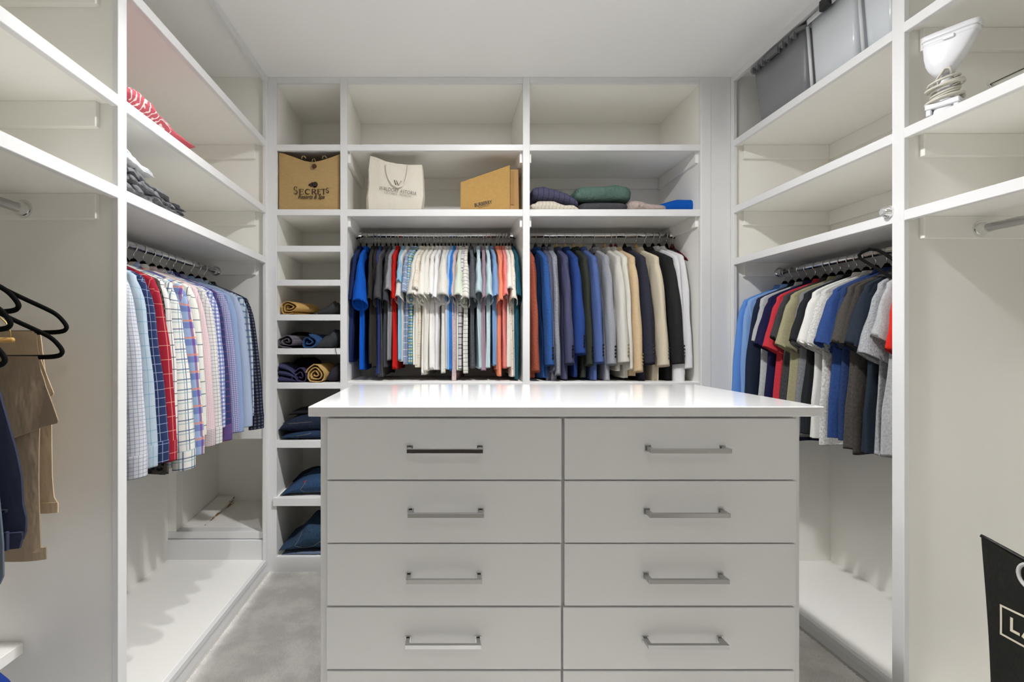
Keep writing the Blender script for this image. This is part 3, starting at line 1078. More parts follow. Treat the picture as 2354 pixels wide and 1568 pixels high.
# ------------------------------------------------------------------ dress shirts, left
XRL, ZRL = -1.116, H + 0.343
DS = [
    (1.495, '#c9cbd2', (('u', .011, .002, '#8088a0', .7, 0), ('v', .011, .002, '#8088a0', .7, 0)), 'white dress shirt with a fine grey-blue check beside the tall post', -.735, .028, {}),
    (1.553, '#a9b8c4', (('u', .036, .002, '#6d97b0', .8, 0), ('v', .036, .002, '#6d97b0', .8, 0)), 'light blue dress shirt with a large thin check', -.72, .024, {}),
    (1.602, '#27335a', (('u', .026, .0015, '#aab4cf', .8, 0), ('v', .026, .0015, '#aab4cf', .8, 0)), 'navy blue dress shirt with white windowpane lines', -.715, .024, {'fx': .012}),
    (1.652, '#9c2133', (('u', .045, .0019, '#e0a090', .8, 0), ('v', .045, .0019, '#e0a090', .8, 0)), 'crimson red dress shirt with thin pale windowpane lines', -.725, .024, {'fx': .004}),
    (1.703, '#dedcd8', (('u', .04, .003, '#2f3142', .85, 0), ('v', .04, .003, '#2f3142', .85, 0)), 'white dress shirt with a sparse black grid right of the red one', -.70, .02, {'fx': -.02}),
    (1.756, '#e0e0da', (('u', .034, .004, '#2e4a78', .8, 0), ('u', .034, .004, '#5d8f96', .6, .3), ('v', .034, .004, '#2e4a78', .8, 0), ('v', .034, .004, '#7fa6b0', .6, .3)), 'white dress shirt with bold navy and teal plaid and the longest hem', -.775, .034, {'hem': -.765, 'aw': .215, 'fx': .012}),
    (1.832, '#dcd5c6', (('u', .055, .026, '#7ea3d6', .75, 0), ('v', .06, .022, '#6577b5', .75, 0), ('u', .055, .010, '#6a2f86', .8, .55), ('v', .06, .007, '#e08a6a', .7, .6)), 'blue, purple and orange madras plaid dress shirt', -.745, .022, {'fx': .01}),
    (1.886, '#dfdfd6', (('u', .045, .0035, '#3d5a62', .85, 0), ('v', .045, .0035, '#3d5a62', .85, 0)), 'white dress shirt with dark green windowpane lines', -.69, .022, {'fx': -.01}),
    (1.945, '#c9a8ae', (('v', .006, .0025, '#e6d4d6', .7, 0), ('u', .006, .0025, '#e6d4d6', .7, 0)), 'pale pink dress shirt left of the fine black check one', -.735, .022, {'cm': '#8d8584', 'fx': .004}),
    (2.008, '#dad9d6', (('u', .014, .0018, '#6c6c72', .7, 0), ('v', .014, .0018, '#6c6c72', .7, 0)), 'white dress shirt with a fine dark check between pink and blue gingham', -.74, .024, {}),
    (2.060, '#d9dbe4', (('u', .016, .008, '#4a5ea8', .65, 0), ('v', .016, .008, '#4a5ea8', .65, 0)), 'white and blue gingham dress shirt', -.69, .018, {'fx': -.012}),
    (2.110, '#323a66', (('v', .03, .004, '#7a4a78', .6, 0), ('u', .03, .004, '#7a4a78', .6, 0)), 'navy dress shirt with faint purple plaid', -.745, .02, {'cm': '#5a4a80'}),
    (2.165, '#b4b4cc', (('u', .008, .003, '#5d5f9e', .7, 0), ('v', .008, .003, '#5d5f9e', .7, 0)), 'lavender dress shirt with a tiny purple check', -.725, .02, {}),
    (2.235, '#8ba0c4', (), 'plain cornflower blue dress shirt left of the paler blue one', -.735, .022, {'fx': -.004}),
    (2.318, '#a5b3cc', (), 'plain pale blue dress shirt near the far end of the left rod', -.725, .024, {'fx': .004}),
    (2.385, '#b9c6d4', (('u', .03, .012, '#2b3a5c', .7, 0), ('v', .03, .008, '#3c5a84', .7, 0)), 'blue and white broad check dress shirt beside the black gingham one', -.69, .018, {'fx': -.018}),
    (2.445, '#5a6078', (('u', .015, .008, '#15161f', .85, 0), ('v', .015, .008, '#15161f', .85, 0)), 'black and grey gingham dress shirt at the far end of the left rod', -.755, .022, {'fx': .01}),
]
for y, colr, lines, lab, slv, wy, ex in DS:
    m = fabric(colr, lines, wr=.35)
    yaw = rnd.uniform(-.05, .05)
    kw = dict(ex)
    cm = kw.pop('cm', None)
    long_shirt('dress_shirt', (XRL, y, ZRL), yaw, lab, m, rnd, slv=slv, wy=wy, b=.017, group='dress shirts on the left rod', hem=kw.pop('hem', slv + .03), cmat=fabric(cm, lines, wr=.35) if cm else None, **kw)
    hanger((XRL, y, ZRL), yaw, 'slim black hanger carrying the ' + lab.split(' beside')[0].split(' near')[0].split(' at the')[0].split(' between')[0].split(' right of')[0].split(' and the')[0], 'velvet', 'hangers on the left rod')

# dark floral shirt whose hem shows below the navy one
m = fabric('#4a4743', spots=(60, .35, '#15151a'))
long_shirt('dress_shirt', (XRL, 1.679, ZRL), .02, 'black and grey floral shirt whose hem peeks out below the navy and red ones', m, rnd, slv=-.66, hem=-.768, wy=.010, b=.009, fx=-.06, aw=.232, group='dress shirts on the left rod')
hanger((XRL, 1.679, ZRL), .02, 'slim black hanger carrying the black and grey floral shirt', 'velvet', 'hangers on the left rod')

# ------------------------------------------------------------------ t-shirts, right
XRR, ZRR = 1.655, H + 0.336
TS = [
    # Y, colour, heather, sleeve z (None = long), wy, hem, label, extra
    (2.530, '#5f8fd6', 0, None, .022, -.80, 'cornflower blue long-sleeved shirt at the far end of the right rod', {}),
    (2.478, '#86aae0', 0, None, .014, -.80, 'paler blue long-sleeved shirt beside the cornflower blue one', {'fx': -.03}),
    (2.428, '#20283c', 0, None, .022, -.80, 'dark navy long-sleeved top on the right rod', {}),
    (2.378, '#b9babc', .1, -.36, .018, -.74, 'light grey t-shirt between two dark navy tops', {'fx': -.02}),
    (2.322, '#1d1c42', 0, -.375, .026, -.72, 'midnight purple-blue t-shirt left of the coral red one', {}),
    (2.262, '#c0343f', .1, -.385, .024, -.72, 'coral red t-shirt left of the khaki one', {}),
    (2.222, '#3d3d3f', .2, -.345, .018, -.70, 'charcoal heather t-shirt between coral red and khaki', {}),
    (2.176, '#9a9476', .1, -.375, .024, -.72, 'khaki t-shirt beside a medium grey one', {'fx': .006}),
    (2.130, '#77797c', .15, -.37, .018, -.72, 'medium grey t-shirt right of the khaki one', {'fx': -.015}),
    (2.090, '#222426', .1, -.36, .024, -.71, 'plain black t-shirt left of the white one', {}),
    (2.044, '#dad9d5', .03, -.365, .026, -.72, 'plain white t-shirt right of the black one', {}),
    (1.998, '#c4c3bf', .3, -.375, .030, -.735, 'white slub-knit t-shirt with dark flecks', {'fx': .004}),
    (1.948, '#2b4479', .15, -.365, .038, -.70, 'royal blue heather t-shirt with a wide sleeve', {'fx': .01}),
    (1.905, '#26375f', .15, -.37, .022, -.70, 'dull navy t-shirt half hidden right of the royal blue one', {'fx': -.015}),
    (1.866, '#45413d', .2, -.365, .030, -.72, 'brownish charcoal t-shirt right of the blue ones', {}),
    (1.830, '#3b3834', .2, -.37, .020, -.73, 'dark olive-brown t-shirt beside the black-navy one', {'fx': -.008}),
    (1.792, '#232b36', .1, -.370, .032, -.725, 'black-navy t-shirt left of the heather grey one', {'fx': .008}),
    (1.742, '#96979a', .3, -.400, .030, -.720, 'heather grey t-shirt with a bunched sleeve', {'fx': .006}),
    (1.705, '#a4a5a6', .15, -.345, .020, -.71, 'light grey t-shirt beside the right post', {'fx': -.004}),
    (1.685, '#c9281f', 0, -.385, .014, -.70, 'red t-shirt half hidden by the right post', {'fx': -.022, 'aw': .15}),
]
for y, colr, hth, slv, wy, hem, lab, ex in TS:
    m = fabric(colr, heather=hth, fine=.01)
    yaw = PI + rnd.uniform(-.05, .05)
    fx = ex.get('fx', 0)
    if slv is None:
        long_shirt('long_sleeved_shirt', (XRR, y, ZRR), yaw, lab, m, rnd, hem=hem, slv=-.78, wy=wy, b=.014, fx=fx, cuff=True, group='tops on the right rod', sh=-.145)
    else:
        short_shirt('t_shirt', (XRR, y, ZRR), yaw, lab, m, rnd, hem=hem, slv=slv, wy=wy, b=.013, fx=fx, collar=False, group='tops on the right rod', sh=-.145, wave=.010, aw=ex.get('aw', .215))
    hanger((XRR, y, ZRR), yaw, 'slim black hanger carrying the ' + lab.split(' beside')[0].split(' at the')[0].split(' between')[0].split(' right of')[0].split(' left of')[0].split(' half')[0].split(' on the')[0] + (' by the post' if 'right post' in lab else ''), 'velvet', 'hangers on the right rod')
hanger((XRR, 1.672, ZRR), PI - .1, 'slim black hanger carrying nothing beside the right post', 'velvet', 'hangers on the right rod')
# black hanger hung askew over the rod
o = thing('hanger', (1.50, 1.80, ZRR), 'thick black hanger lying askew in front of the right rod', 'hanger', 0)
pts = [at(2046, 636, 1.72), at(2020, 620, 1.77), at(1990, 602, 1.83), at(1977, 594, 1.85), at(1975, 586, 1.85), at(1983, 579, 1.84), at(2000, 573, 1.82), at(2018, 575, 1.79), at(2034, 583, 1.76), at(2046, 592, 1.73), at(2080, 612, 1.69), at(2085, 632, 1.685)]
part(o, 'hanger_body', MB().tube(pts, .0055, 8, closed=True), BLACKV, smooth=True)


# ------------------------------------------------------------------ near left bay: drop rail, black hangers, trousers
DZ = H + 0.235
dr = thing('drop_rail', (XRL, 0.3, DZ), 'chrome drop rail hung below the near left closet rod', 'rail')
mb = MB().tube([(XRL, -.55, DZ), (XRL, 1.30, DZ)], .0125, 16)
part(dr, 'rail', mb, CHROME, smooth=True)
for yy in (-.5, .9):
    part(dr, 'strap', MB().box(XRL - .012, XRL + .012, yy - .001, yy + .001, DZ + .012, H + .351 - .0125), BLACKP)


ARM = _full


def near_hanger(y, dx, zb, label, tipdx=0.0):
    """velvet hanger whose trouser bar hangs at height zb"""
    off = DZ - (zb + .188)
    t = thing('hanger', (XRL + dx, y, DZ), label, 'hanger', 0, 'black hangers at the near left')
    part(t, 'hook', MB().tube(hook_pts(.05 + off), .002, 8), WIRE, smooth=True, local=True)
    part(t, 'hanger_body', velvet_body(off, .8, 2), BLACKV, smooth=True, local=True)
    return t


near_hanger(1.265, .0, H + .020, 'black flocked hanger holding the cream trousers, highest of the two reaching the panel')
near_hanger(1.215, .026, H - .038, 'black flocked hanger holding the brown trousers')
near_hanger(1.085, .030, H + .060, 'black flocked hanger with the top loop at the photo edge')
near_hanger(1.055, .038, H + .022, 'black flocked hanger just below the highest loop at the photo edge')
near_hanger(1.02, .056, H - .050, 'black flocked hanger holding the navy trousers')
# wire hanger with a cardboard tube
t = thing('hanger', (XRL, 1.10, DZ), 'thin brass wire hanger with a tan cardboard tube', 'hanger', 0)
zt = H + .002
BRASS = plain('brass_wire', '#b39a5a', .35, .8)
xt = -.893
part(t, 'wire', MB().tube(hook_pts(.07), .0015, 6).tube([(0, 0, -.07), (.06, 0, -.115), (.16, 0, -.165), (.196, 0, -.195), (.206, 0, -.215), (.207, 0, zt - DZ)], .0014, 6).tube([(0, 0, -.07), (-.16, 0, -.17), (-.219, 0, -.215), (-.219, 0, zt - DZ)], .0014, 6), BRASS, smooth=True, local=True)
part(t, 'tube', MB().tube([(-.212, 0, zt - DZ), (.212, 0, zt - DZ)], .0055, 10), plain('cardboard_tube', '#b98f4a', .7), smooth=True, local=True)


def drape(y, x0, right, z_top, z_bot, mat_thick, seed, wav=.006):
    """a hanging cloth panel of one trouser layer: right(t) gives the right edge x, z_bot(u) the lower edge"""
    r = random.Random(seed)
    p1, p2 = r.uniform(0, 6), r.uniform(0, 6)
    mb = MB()

    def base(u, v, s):
        zb = z_bot(u)
        z = z_top + (zb - z_top) * v
        xr = right((z_top - z))
        x = x0 + (xr - x0) * u
        yy = y + wav * min(1, v * 3) * (math.sin(x * 38 + p1 + z * 4) * .7 + math.sin(x * 17 + p2 - z * 9) * .8)
        e = (1 - abs(2 * u - 1) ** 6) ** .5
        return (x, yy + s * mat_thick * (.25 + .75 * e), z)

    n, m = 22, 26
    mb.grid(lambda u, v: base(u, v, -1), n, m, lambda u, v: (u * .4, v * .6))
    mb.grid(lambda u, v: base(1 - u, v, 1), n, m, lambda u, v: (u * .4, v * .6))
    # edges
    for u in (0, 1):
        mb.grid(lambda a, b, u=u: base(u, b, (-1 + 2 * a) if u == 1 else (1 - 2 * a)), 1, m)
    mb.grid(lambda a, b: base(a, 1, 1 - 2 * b), n, 1)
    mb.grid(lambda a, b: base(1 - a, 0, 1 - 2 * b), n, 1)
    return mb


def interp(tab):
    def f(t):
        if t <= tab[0][0]:
            return tab[0][1]
        for (a, b), (c, d) in zip(tab, tab[1:]):
            if t <= c:
                return b + (d - b) * (t - a) / (c - a)
        return tab[-1][1]
    return f


def edge(y, pts):
    """photo points along a right edge, as drop below the first -> x"""
    z0 = Z_(pts[0][1], y)
    return z0, interp([(z0 - Z_(py, y), X_(px, y)) for px, py in pts])


BRN = fabric('#9c8a75', wr=.9, wscale=9)
CRM = fabric('#c2ae92', wr=.7, wscale=9)
NVY = fabric('#33384d', wr=.4, wscale=9)
# cream trousers on the farther hanger
y = 1.275
tr = thing('trousers', (XRL, y, H - .5), 'cream tan trousers folded over the hanger nearest the side panel', 'trousers')
z0, rt = edge(y, [(84, 762), (92, 800), (95, 1000), (113, 1000), (113, 1100), (117, 1150), (125, 1160), (124, 1178)])
z0, rt = edge(y, [(84, 762), (92, 820), (100, 870), (113, 950), (113, 1100), (116, 1145), (125, 1160), (124, 1178)])
part(tr, 'back_leg', drape(y + .012, -1.32, rt, z0, lambda u: Z_(1182 - 4 * u, y), .006, 1, .004), CRM, smooth=True)
z0, rt = edge(y - .012, [(84, 761), (90, 800), (100, 830), (127, 905), (120, 915), (106, 925)])
part(tr, 'front_leg', drape(y - .012, -1.32, rt, z0, lambda u: Z_(960 - 50 * u ** 3, y - .012), .005, 2, .004), CRM, smooth=True)
part(tr, 'cuff', drape(y + .012, -1.32, lambda t_: X_(125, y), Z_(1158, y), lambda u: Z_(1186 - 4 * u, y), .0085, 1, .003), CRM, smooth=True)
# brown trousers on the nearer hanger
y = 1.222
tr = thing('trousers', (XRL, y, H - .5), 'brown trousers folded over a black hanger in front of the cream ones', 'trousers')
z0, rt = edge(y + .012, [(89, 822), (92, 900), (94, 1000), (96, 1150), (97, 1250), (98, 1285)])
part(tr, 'back_leg', drape(y + .010, -1.32, rt, z0, lambda u: Z_(1296 - 8 * u, y), .006, 3, .008), BRN, smooth=True)
z0, rt = edge(y - .012, [(86, 819), (92, 860), (98, 890), (112, 930), (127, 970), (122, 977), (112, 980)])
part(tr, 'front_leg', drape(y - .012, -1.32, rt, z0, lambda u: Z_(1110 - 135 * u ** 1.2, y - .012), .006, 4, .009), BRN, smooth=True)
part(tr, 'hem', drape(y + .010, -1.32, lambda t_: X_(98.5, y), Z_(1262, y), lambda u: Z_(1298 - 8 * u, y), .008, 3, .005), BRN, smooth=True)
# navy trousers, nearest
y = 1.03
tr = thing('trousers', (XRL, y, H - .5), 'navy trousers with a belt loop hanging at the left photo edge', 'trousers')
z0, rt = edge(y, [(-20, 838), (0, 895), (14, 950), (34, 1040), (44, 1100), (47, 1160), (55, 1195), (55, 1225), (46, 1252), (36, 1258)])
part(tr, 'leg', drape(y, -1.31, rt, z0, lambda u: Z_(1258, y), .010, 5, .006), NVY, smooth=True)
part(tr, 'waistband', drape(y - .003, -1.31, lambda t_: X_(54 - t_ * 250, y), Z_(1222, y), lambda u: Z_(1260, y), .011, 5, .006), NVY, smooth=True)
part(tr, 'belt_loop', MB().box(X_(32, y), X_(38, y), y - .024, y - .016, Z_(1256, y), Z_(1214, y)), NVY, bevel=.001)
part(tr, 'pocket_welt', MB().box(X_(0, y), X_(33, y), y - .022, y - .014, Z_(1172, y), Z_(1165, y)), fabric('#20242f'), bevel=.001)
# slate trousers, only a tip in view
y = .98
tr = thing('trousers', (XRL, y, H - .5), 'slate grey-blue trousers of which a pointed hem shows at the left edge', 'trousers')
z0, rt = edge(y, [(-60, 860), (-20, 1050), (-4, 1180), (4, 1250), (7, 1325), (-2, 1345)])
part(tr, 'leg', drape(y, -1.30, rt, z0, lambda u: Z_(1345, y), .008, 6, .004), fabric('#59636f', wr=.4), smooth=True)
hanger((XRL + .02, .98, DZ), 0, 'black flocked hanger holding the slate trousers', 'velvet', 'black hangers at the near left')


# ------------------------------------------------------------------ folded and rolled cloth
def slab_mb(x0, x1, y0, y1, z0, hfun, nx=26, ny=14, wr=.003, seed=0, ws=18.0, p=5.0, layers=1, ridge=False, mbx=None, jit=.006):
    """a soft folded pad lying on z0"""
    mb = mbx or MB()
    off = Vector((seed * 7.3, seed * 3.1, seed * 1.7))
    for L in range(layers):
        f0, f1 = L / layers, (L + 1) / layers

        def surf(s, t, top):
            u = .5 - .5 * math.cos(PI * s)
            v = .5 - .5 * math.cos(PI * t)
            eu = max(0.0, 1 - abs(2 * u - 1) ** p) ** (1 / 2.4)
            ev = max(0.0, 1 - abs(2 * v - 1) ** p) ** (1 / 2.4)
            e = eu * ev
            hh = hfun(u)
            mid = z0 + hh * (f0 + f1) / 2
            half = hh * (f1 - f0) / 2
            x = x0 + (x1 - x0) * u
            y = y0 + (y1 - y0) * v
            d = noise.noise(Vector((x, y, L * .3)) * ws + off)
            if ridge:
                d = 1 - 2 * abs(d)
            d2 = noise.noise(Vector((x * 2.3, y * 2.3, 4 + L)) * ws + off)
            k = (d + .5 * d2) * wr
            jx = noise.noise(Vector((x * 9, y * 9, 9 + L)) + off) * .006
            if jit > .006:
                zq = (mid + half * e) if top else mid - half * e
                jx += (noise.noise(Vector((x * 10, y * 22, zq * 55)) + off) + .5 * noise.noise(Vector((x * 20, y * 50, zq * 120)) + off)) * jit
            if top:
                return (x + jx, y - jx, mid + half * e + k * e)
            return (x + jx, y - jx, max(z0 + .0004 if L == 0 else -9, mid - half * e + (k * .3 * e if L else 0)))

        uvf = lambda s, t: (x0 + (x1 - x0) * (.5 - .5 * math.cos(PI * s)), (y1 - y0) * (.5 - .5 * math.cos(PI * t)))
        mb.grid(lambda s, t: surf(s, t, True), nx, ny, uvf)
        mb.grid(lambda s, t: surf(1 - s, t, False), nx, ny, uvf)
    return mb


def roll_mb(cx, cz, r, y0, y1, turns=2.6, thick=.0045, sq=.85, seed=0, rin=.006, n=44):
    """rolled cloth: a spiral sheet extruded from y0 to y1"""
    rr = random.Random(seed)
    ph = rr.uniform(0, 6.28)
    mb = MB()
    ys = [y0, y0 + .006, y0 + (y1 - y0) * .33, y0 + (y1 - y0) * .66, y1]
    rings_o, rings_i = [], []
    for yi, y in enumerate(ys):
        po, pi_ = [], []
        for k in range(n + 1):
            t = k / n
            q = ph + turns * 2 * PI * t
            rad = rin + (r - rin) * t ** .9
            rad *= 1 + .07 * math.sin(3 * q + ph) + .04 * math.sin(5 * q + yi)
            off = .004 * math.sin(q * 2 + ph) if yi == 0 else 0
            for lst, rd in ((po, rad), (pi_, max(.001, rad - thick))):
                x = cx + rd * math.cos(q)
                z = cz + rd * math.sin(q) * sq
                lst.append((x, y + off, z))
        rings_o.append(po)
        rings_i.append(pi_)
    mb.loft(rings_o, closed=False)
    mb.loft([list(reversed(q)) for q in rings_i], closed=False)
    mb.loft([rings_i[0], rings_o[0]], closed=False)
    mb.loft([rings_o[-1], rings_i[-1]], closed=False)
    lo = min(v[2] for v in mb.v)
    return mb, lo


def on_shelf(mb, z):
    """drops geometry so that it rests on height z"""
    lo = min(v[2] for v in mb.v)
    mb.v = [(a, b, c - lo + z + .0005) for a, b, c in mb.v]
    return mb


def hline(pts, z0, Y, x0, x1):
    """height profile over u from photo points of a silhouette"""
    tab = [((X_(px, Y) - x0) / (x1 - x0), Z_(py, Y) - z0) for px, py in pts]
    return interp(tab)


YS = 2.64
# sweaters above the jackets
zS = PX(481)
x0, x1 = X_(1221, YS), X_(1331, YS)
single('sweater', slab_mb(x0, x1, YS, YS + .26, zS, hline([(1218, 459), (1232, 462), (1240, 456), (1275, 458), (1300, 468), (1320, 466), (1331, 474)], zS, YS, x0, x1), wr=.003, seed=1, ws=25), fabric('#d8d0c2', (('u', .018, .004, '#b9ae9c', .6, 0),), wr=.5, wscale=40), 'cream cable-knit sweater folded under the indigo one', 'sweater', smooth=True, group='folded sweaters above the jackets')


# indigo sweater lies tilted over the cream one
mb = MB()
ring = []
for k in range(25):
    t = k / 24
    px = 1224 + t * (1331 - 1224)
    top = interp([(0, 432), (.08, 426), (.25, 424), (.5, 432), (.75, 441), (.9, 452), (1, 466)])(t)
    bot = interp([(0, 452), (.15, 459), (.5, 461), (.8, 470), (1, 478)])(t)
    c = at(px, (top + bot) / 2, YS + .01)
    hz = (bot - top) / 2 * YS / F
    bulge = 1 + .05 * abs(math.sin(t * PI * 9))
    if k in (0, 24):
        hz *= .7
    ring.append([(c.x, YS + .10 + .105 * math.cos(q) * (.75 if k in (0, 24) else 1), c.z + hz * bulge * math.copysign(abs(math.sin(q)) ** .7, math.sin(q))) for q in [2 * PI * j / 20 for j in range(20)]])
mb.loft(ring, [[(k / 24 * .25, j / 20 * .3) for j in range(21)] for k in range(25)], cap0=True, cap1=True)
single('sweater', mb, fabric('#4a4a62', (('u', .028, .003, '#2b2b3c', .8, 0),), heather=.15, wr=.6, wscale=30), 'dark indigo ribbed sweater leaning on the cream one', 'sweater', smooth=True, group='folded sweaters above the jackets')


def bundle(tab, Y, dep, seed, n=30, m=24, pz=.62, wob=.06, mid=.5):
    """a plump folded sweater: cross sections along x from photo points (px, top, bottom)"""
    ft = interp([(p[0], p[1]) for p in tab])
    fb = interp([(p[0], p[2]) for p in tab])
    p0, p1 = tab[0][0], tab[-1][0]
    off = Vector((seed * 3.7, seed * 1.3, 0))
    rings, uvs = [], []
    for k in range(n + 1):
        t = .5 - .5 * math.cos(PI * k / n)
        px = p0 + (p1 - p0) * t
        sh = max(.12, 1 - abs(2 * t - 1) ** 9) ** .5
        top, bot = ft(px), fb(px)
        c = at(px, (top + bot) / 2, Y)
        hz = (bot - top) / 2 * Y / F * sh
        ring = []
        for j in range(m):
            q = 2 * PI * j / m
            d = 1 + wob * noise.noise(Vector((c.x * 14, math.cos(q) * 1.5, math.sin(q) * 1.5)) + off)
            ring.append((c.x + .004 * noise.noise(Vector((q, t * 3, seed))), Y + dep * mid + dep * .5 * sh * math.copysign(abs(math.cos(q)) ** .7, math.cos(q)) * d,
                         c.z + hz * math.copysign(abs(math.sin(q)) ** pz, math.sin(q)) * (d if math.sin(q) > 0 else 1)))
        rings.append(ring)
        uvs.append([(t * .3, j / m * .5) for j in range(m + 1)])
    return MB().loft(rings, uvs, cap0=True, cap1=True)


SG = 'folded sweaters above the jackets'
mb = bundle([(1329, 466, 487), (1345, 462, 487), (1390, 460, 487), (1430, 462, 487), (1453, 466, 487)], YS, .26, 2)
single('sweater', on_shelf(mb, zS), fabric('#4a494d', heather=.2, wr=.6, wscale=30), 'charcoal grey sweater folded under the green one', 'sweater', smooth=True, group=SG)
# upper and lower fold of the green sweater, one cloth
mb = bundle([(1321, 432, 463), (1335, 425, 463), (1385, 423, 464), (1418, 420, 463), (1445, 425, 463), (1462, 434, 461)], YS - .005, .27, 3, wob=.09)
mb2 = bundle([(1322, 444, 462), (1332, 437, 462), (1345, 437, 462)], YS + .004, .2, 9, n=12)
mb.add(mb2.v, mb2.f, mb2.uv)
on_shelf(mb, zS + .0525)
single('sweater', mb, fabric('#566f65', heather=.16, wr=.7, wscale=30), 'sage green fleece sweater folded on top of the charcoal one', 'sweater', smooth=True, group=SG)
mb = bundle([(1446, 462, 485), (1456, 456, 485), (1472, 457, 485), (1492, 464, 485), (1515, 467, 485), (1530, 470, 485), (1540, 475, 485)], YS - .02, .2, 4, wob=.12)
single('sweater', on_shelf(mb, zS), fabric('#b9a9a2', heather=.2, wr=.8, wscale=50), 'fuzzy beige-pink sweater folded next to the bright blue one', 'sweater', smooth=True, group=SG)
mb = bundle([(1502, 476, 490), (1520, 465, 490), (1550, 456, 490), (1566, 452, 490), (1590, 453, 490), (1605, 452, 490), (1616, 454, 490)], YS + .03, .26, 5, wob=.03)
single('sweater', on_shelf(mb, zS), fabric('#0c57b4', wr=.3), 'bright blue folded sweater at the right end of its shelf', 'sweater', smooth=True, group=SG)

# rolled trousers in the narrow column
GR = 'rolled trousers in the narrow column'


def crumple(px0, px1, Y, zpy, prof, mat, label, seed, dep=.2, wr=.006, layers=1, name='trousers', group=GR, ws=22, p=4.0):
    z = PX(zpy)
    x0, x1 = X_(px0, Y), X_(px1, Y)
    mb = slab_mb(x0, x1, Y, Y + dep, z, hline(prof, z, Y, x0, x1), nx=34, ny=20, wr=wr, seed=seed, ws=ws, ridge=True, layers=layers, p=p)
    return single(name, on_shelf(mb, z), mat, label, 'trousers', smooth=True, group=group)


def rolled(pxc, pr, Y, zpy, mat, label, seed, dep=.24, sq=.85, turns=2.6, yaw=0.0, group=GR, thick=.005):
    z = PX(zpy)
    r = pr * Y / F
    cx = X_(pxc, Y)
    mb, lo = roll_mb(cx, z + r * sq, r, Y, Y + dep, turns, thick, sq, seed)
    on_shelf(mb, z)
    if yaw:
        c, s_ = math.cos(yaw), math.sin(yaw)
        mb.v = [(cx + (a - cx) * c - (b - Y) * s_, Y + (a - cx) * s_ + (b - Y) * c, d) for a, b, d in mb.v]
    return single('trousers', mb, mat, label, 'trousers', smooth=True, group=group)


TANR = fabric('#c9a565', wr=.5, wscale=20)
rolled(664, 27, 2.62, 723, TANR, 'tan trousers rolled up alone at the left of their shelf', 3, sq=.62, yaw=-.35, dep=.2)
crumple(728, 779, 2.64, 723, [(728, 719), (735, 710), (750, 704), (764, 692), (770, 697), (779, 699)], fabric('#3a3a3b', wr=.6), 'dark grey crumpled trousers at the right of the tan rolled ones', 6)
rolled(659, 25, 2.60, 801, fabric('#6c6670', (('u', .03, .004, '#3a363e', .7, 0),), wr=.5, wscale=20), 'taupe grey trousers rolled flat beside the blue rolled ones', 5, sq=.66, turns=2.2, yaw=-.2)
rolled(708, 23, 2.61, 801, fabric('#2f4d78', wr=.5, wscale=20), 'denim blue rolled trousers on the same shelf as the taupe ones', 7, sq=.78, turns=1.9, thick=.007, yaw=-.3)
g = crumple(718, 777, 2.62, 801, [(718, 793), (730, 786), (742, 776), (756, 768), (764, 757), (777, 758)], fabric('#3b3d40', wr=.6), 'charcoal drawstring trousers folded beside the denim blue rolled ones', 8, wr=.005)
part(g, 'drawstring', MB().tube([(X_(771, 2.583), 2.622, PX(801) + .012), (X_(771, 2.583), 2.583, PX(801) + .003), (X_(772, 2.583), 2.583, Z_(806)), (X_(774, 2.583), 2.582, Z_(815)), (X_(775, 2.583), 2.582, Z_(822))], .0016, 6), BLACKP, smooth=True)
crumple(634, 682, 2.605, 880, [(634, 862), (640, 835), (650, 838), (665, 845), (676, 856), (682, 868)], fabric('#383a58', wr=.6), 'dark navy trousers folded in layers beside the purple rolled ones', 9, layers=3, wr=.003)
rolled(690, 20, 2.61, 880, fabric('#3d3558', wr=.5, wscale=20), 'dark purple rolled trousers between the navy and tan ones', 10, sq=1.05, turns=2.0)
rolled(725, 26, 2.60, 880, fabric('#c4a468', wr=.5, wscale=20), 'khaki tan trousers tightly rolled on the lowest roll shelf', 12, sq=.92, turns=3.0, yaw=-.12)
crumple(750, 779, 2.62, 880, [(750, 864), (757, 850), (766, 842), (779, 832)], fabric('#2d2a33', wr=.6), 'black-purple trousers squeezed right of the khaki tan roll', 13)
# the pieces behind
z = PX(880)
single('trousers', slab_mb(X_(672, 2.80), X_(722, 2.80), 2.80, 3.0, z, lambda u: .115, nx=20, ny=12, wr=.004, seed=14, ws=20), fabric('#1b1b22'), 'black trousers folded behind the purple rolled ones', 'trousers', smooth=True, group=GR)
z = PX(801)
single('trousers', slab_mb(X_(662, 2.82), X_(705, 2.82), 2.82, 3.0, z, lambda u: .085, nx=20, ny=12, wr=.004, seed=15, ws=20), fabric('#202024'), 'black trousers folded behind the taupe rolled ones', 'trousers', smooth=True, group=GR)

# jeans
STITCH = plain('jeans_stitching', '#8b8474', .8)
DENIM = lambda c: fabric(c, heather=.28, wr=.5, wscale=12)


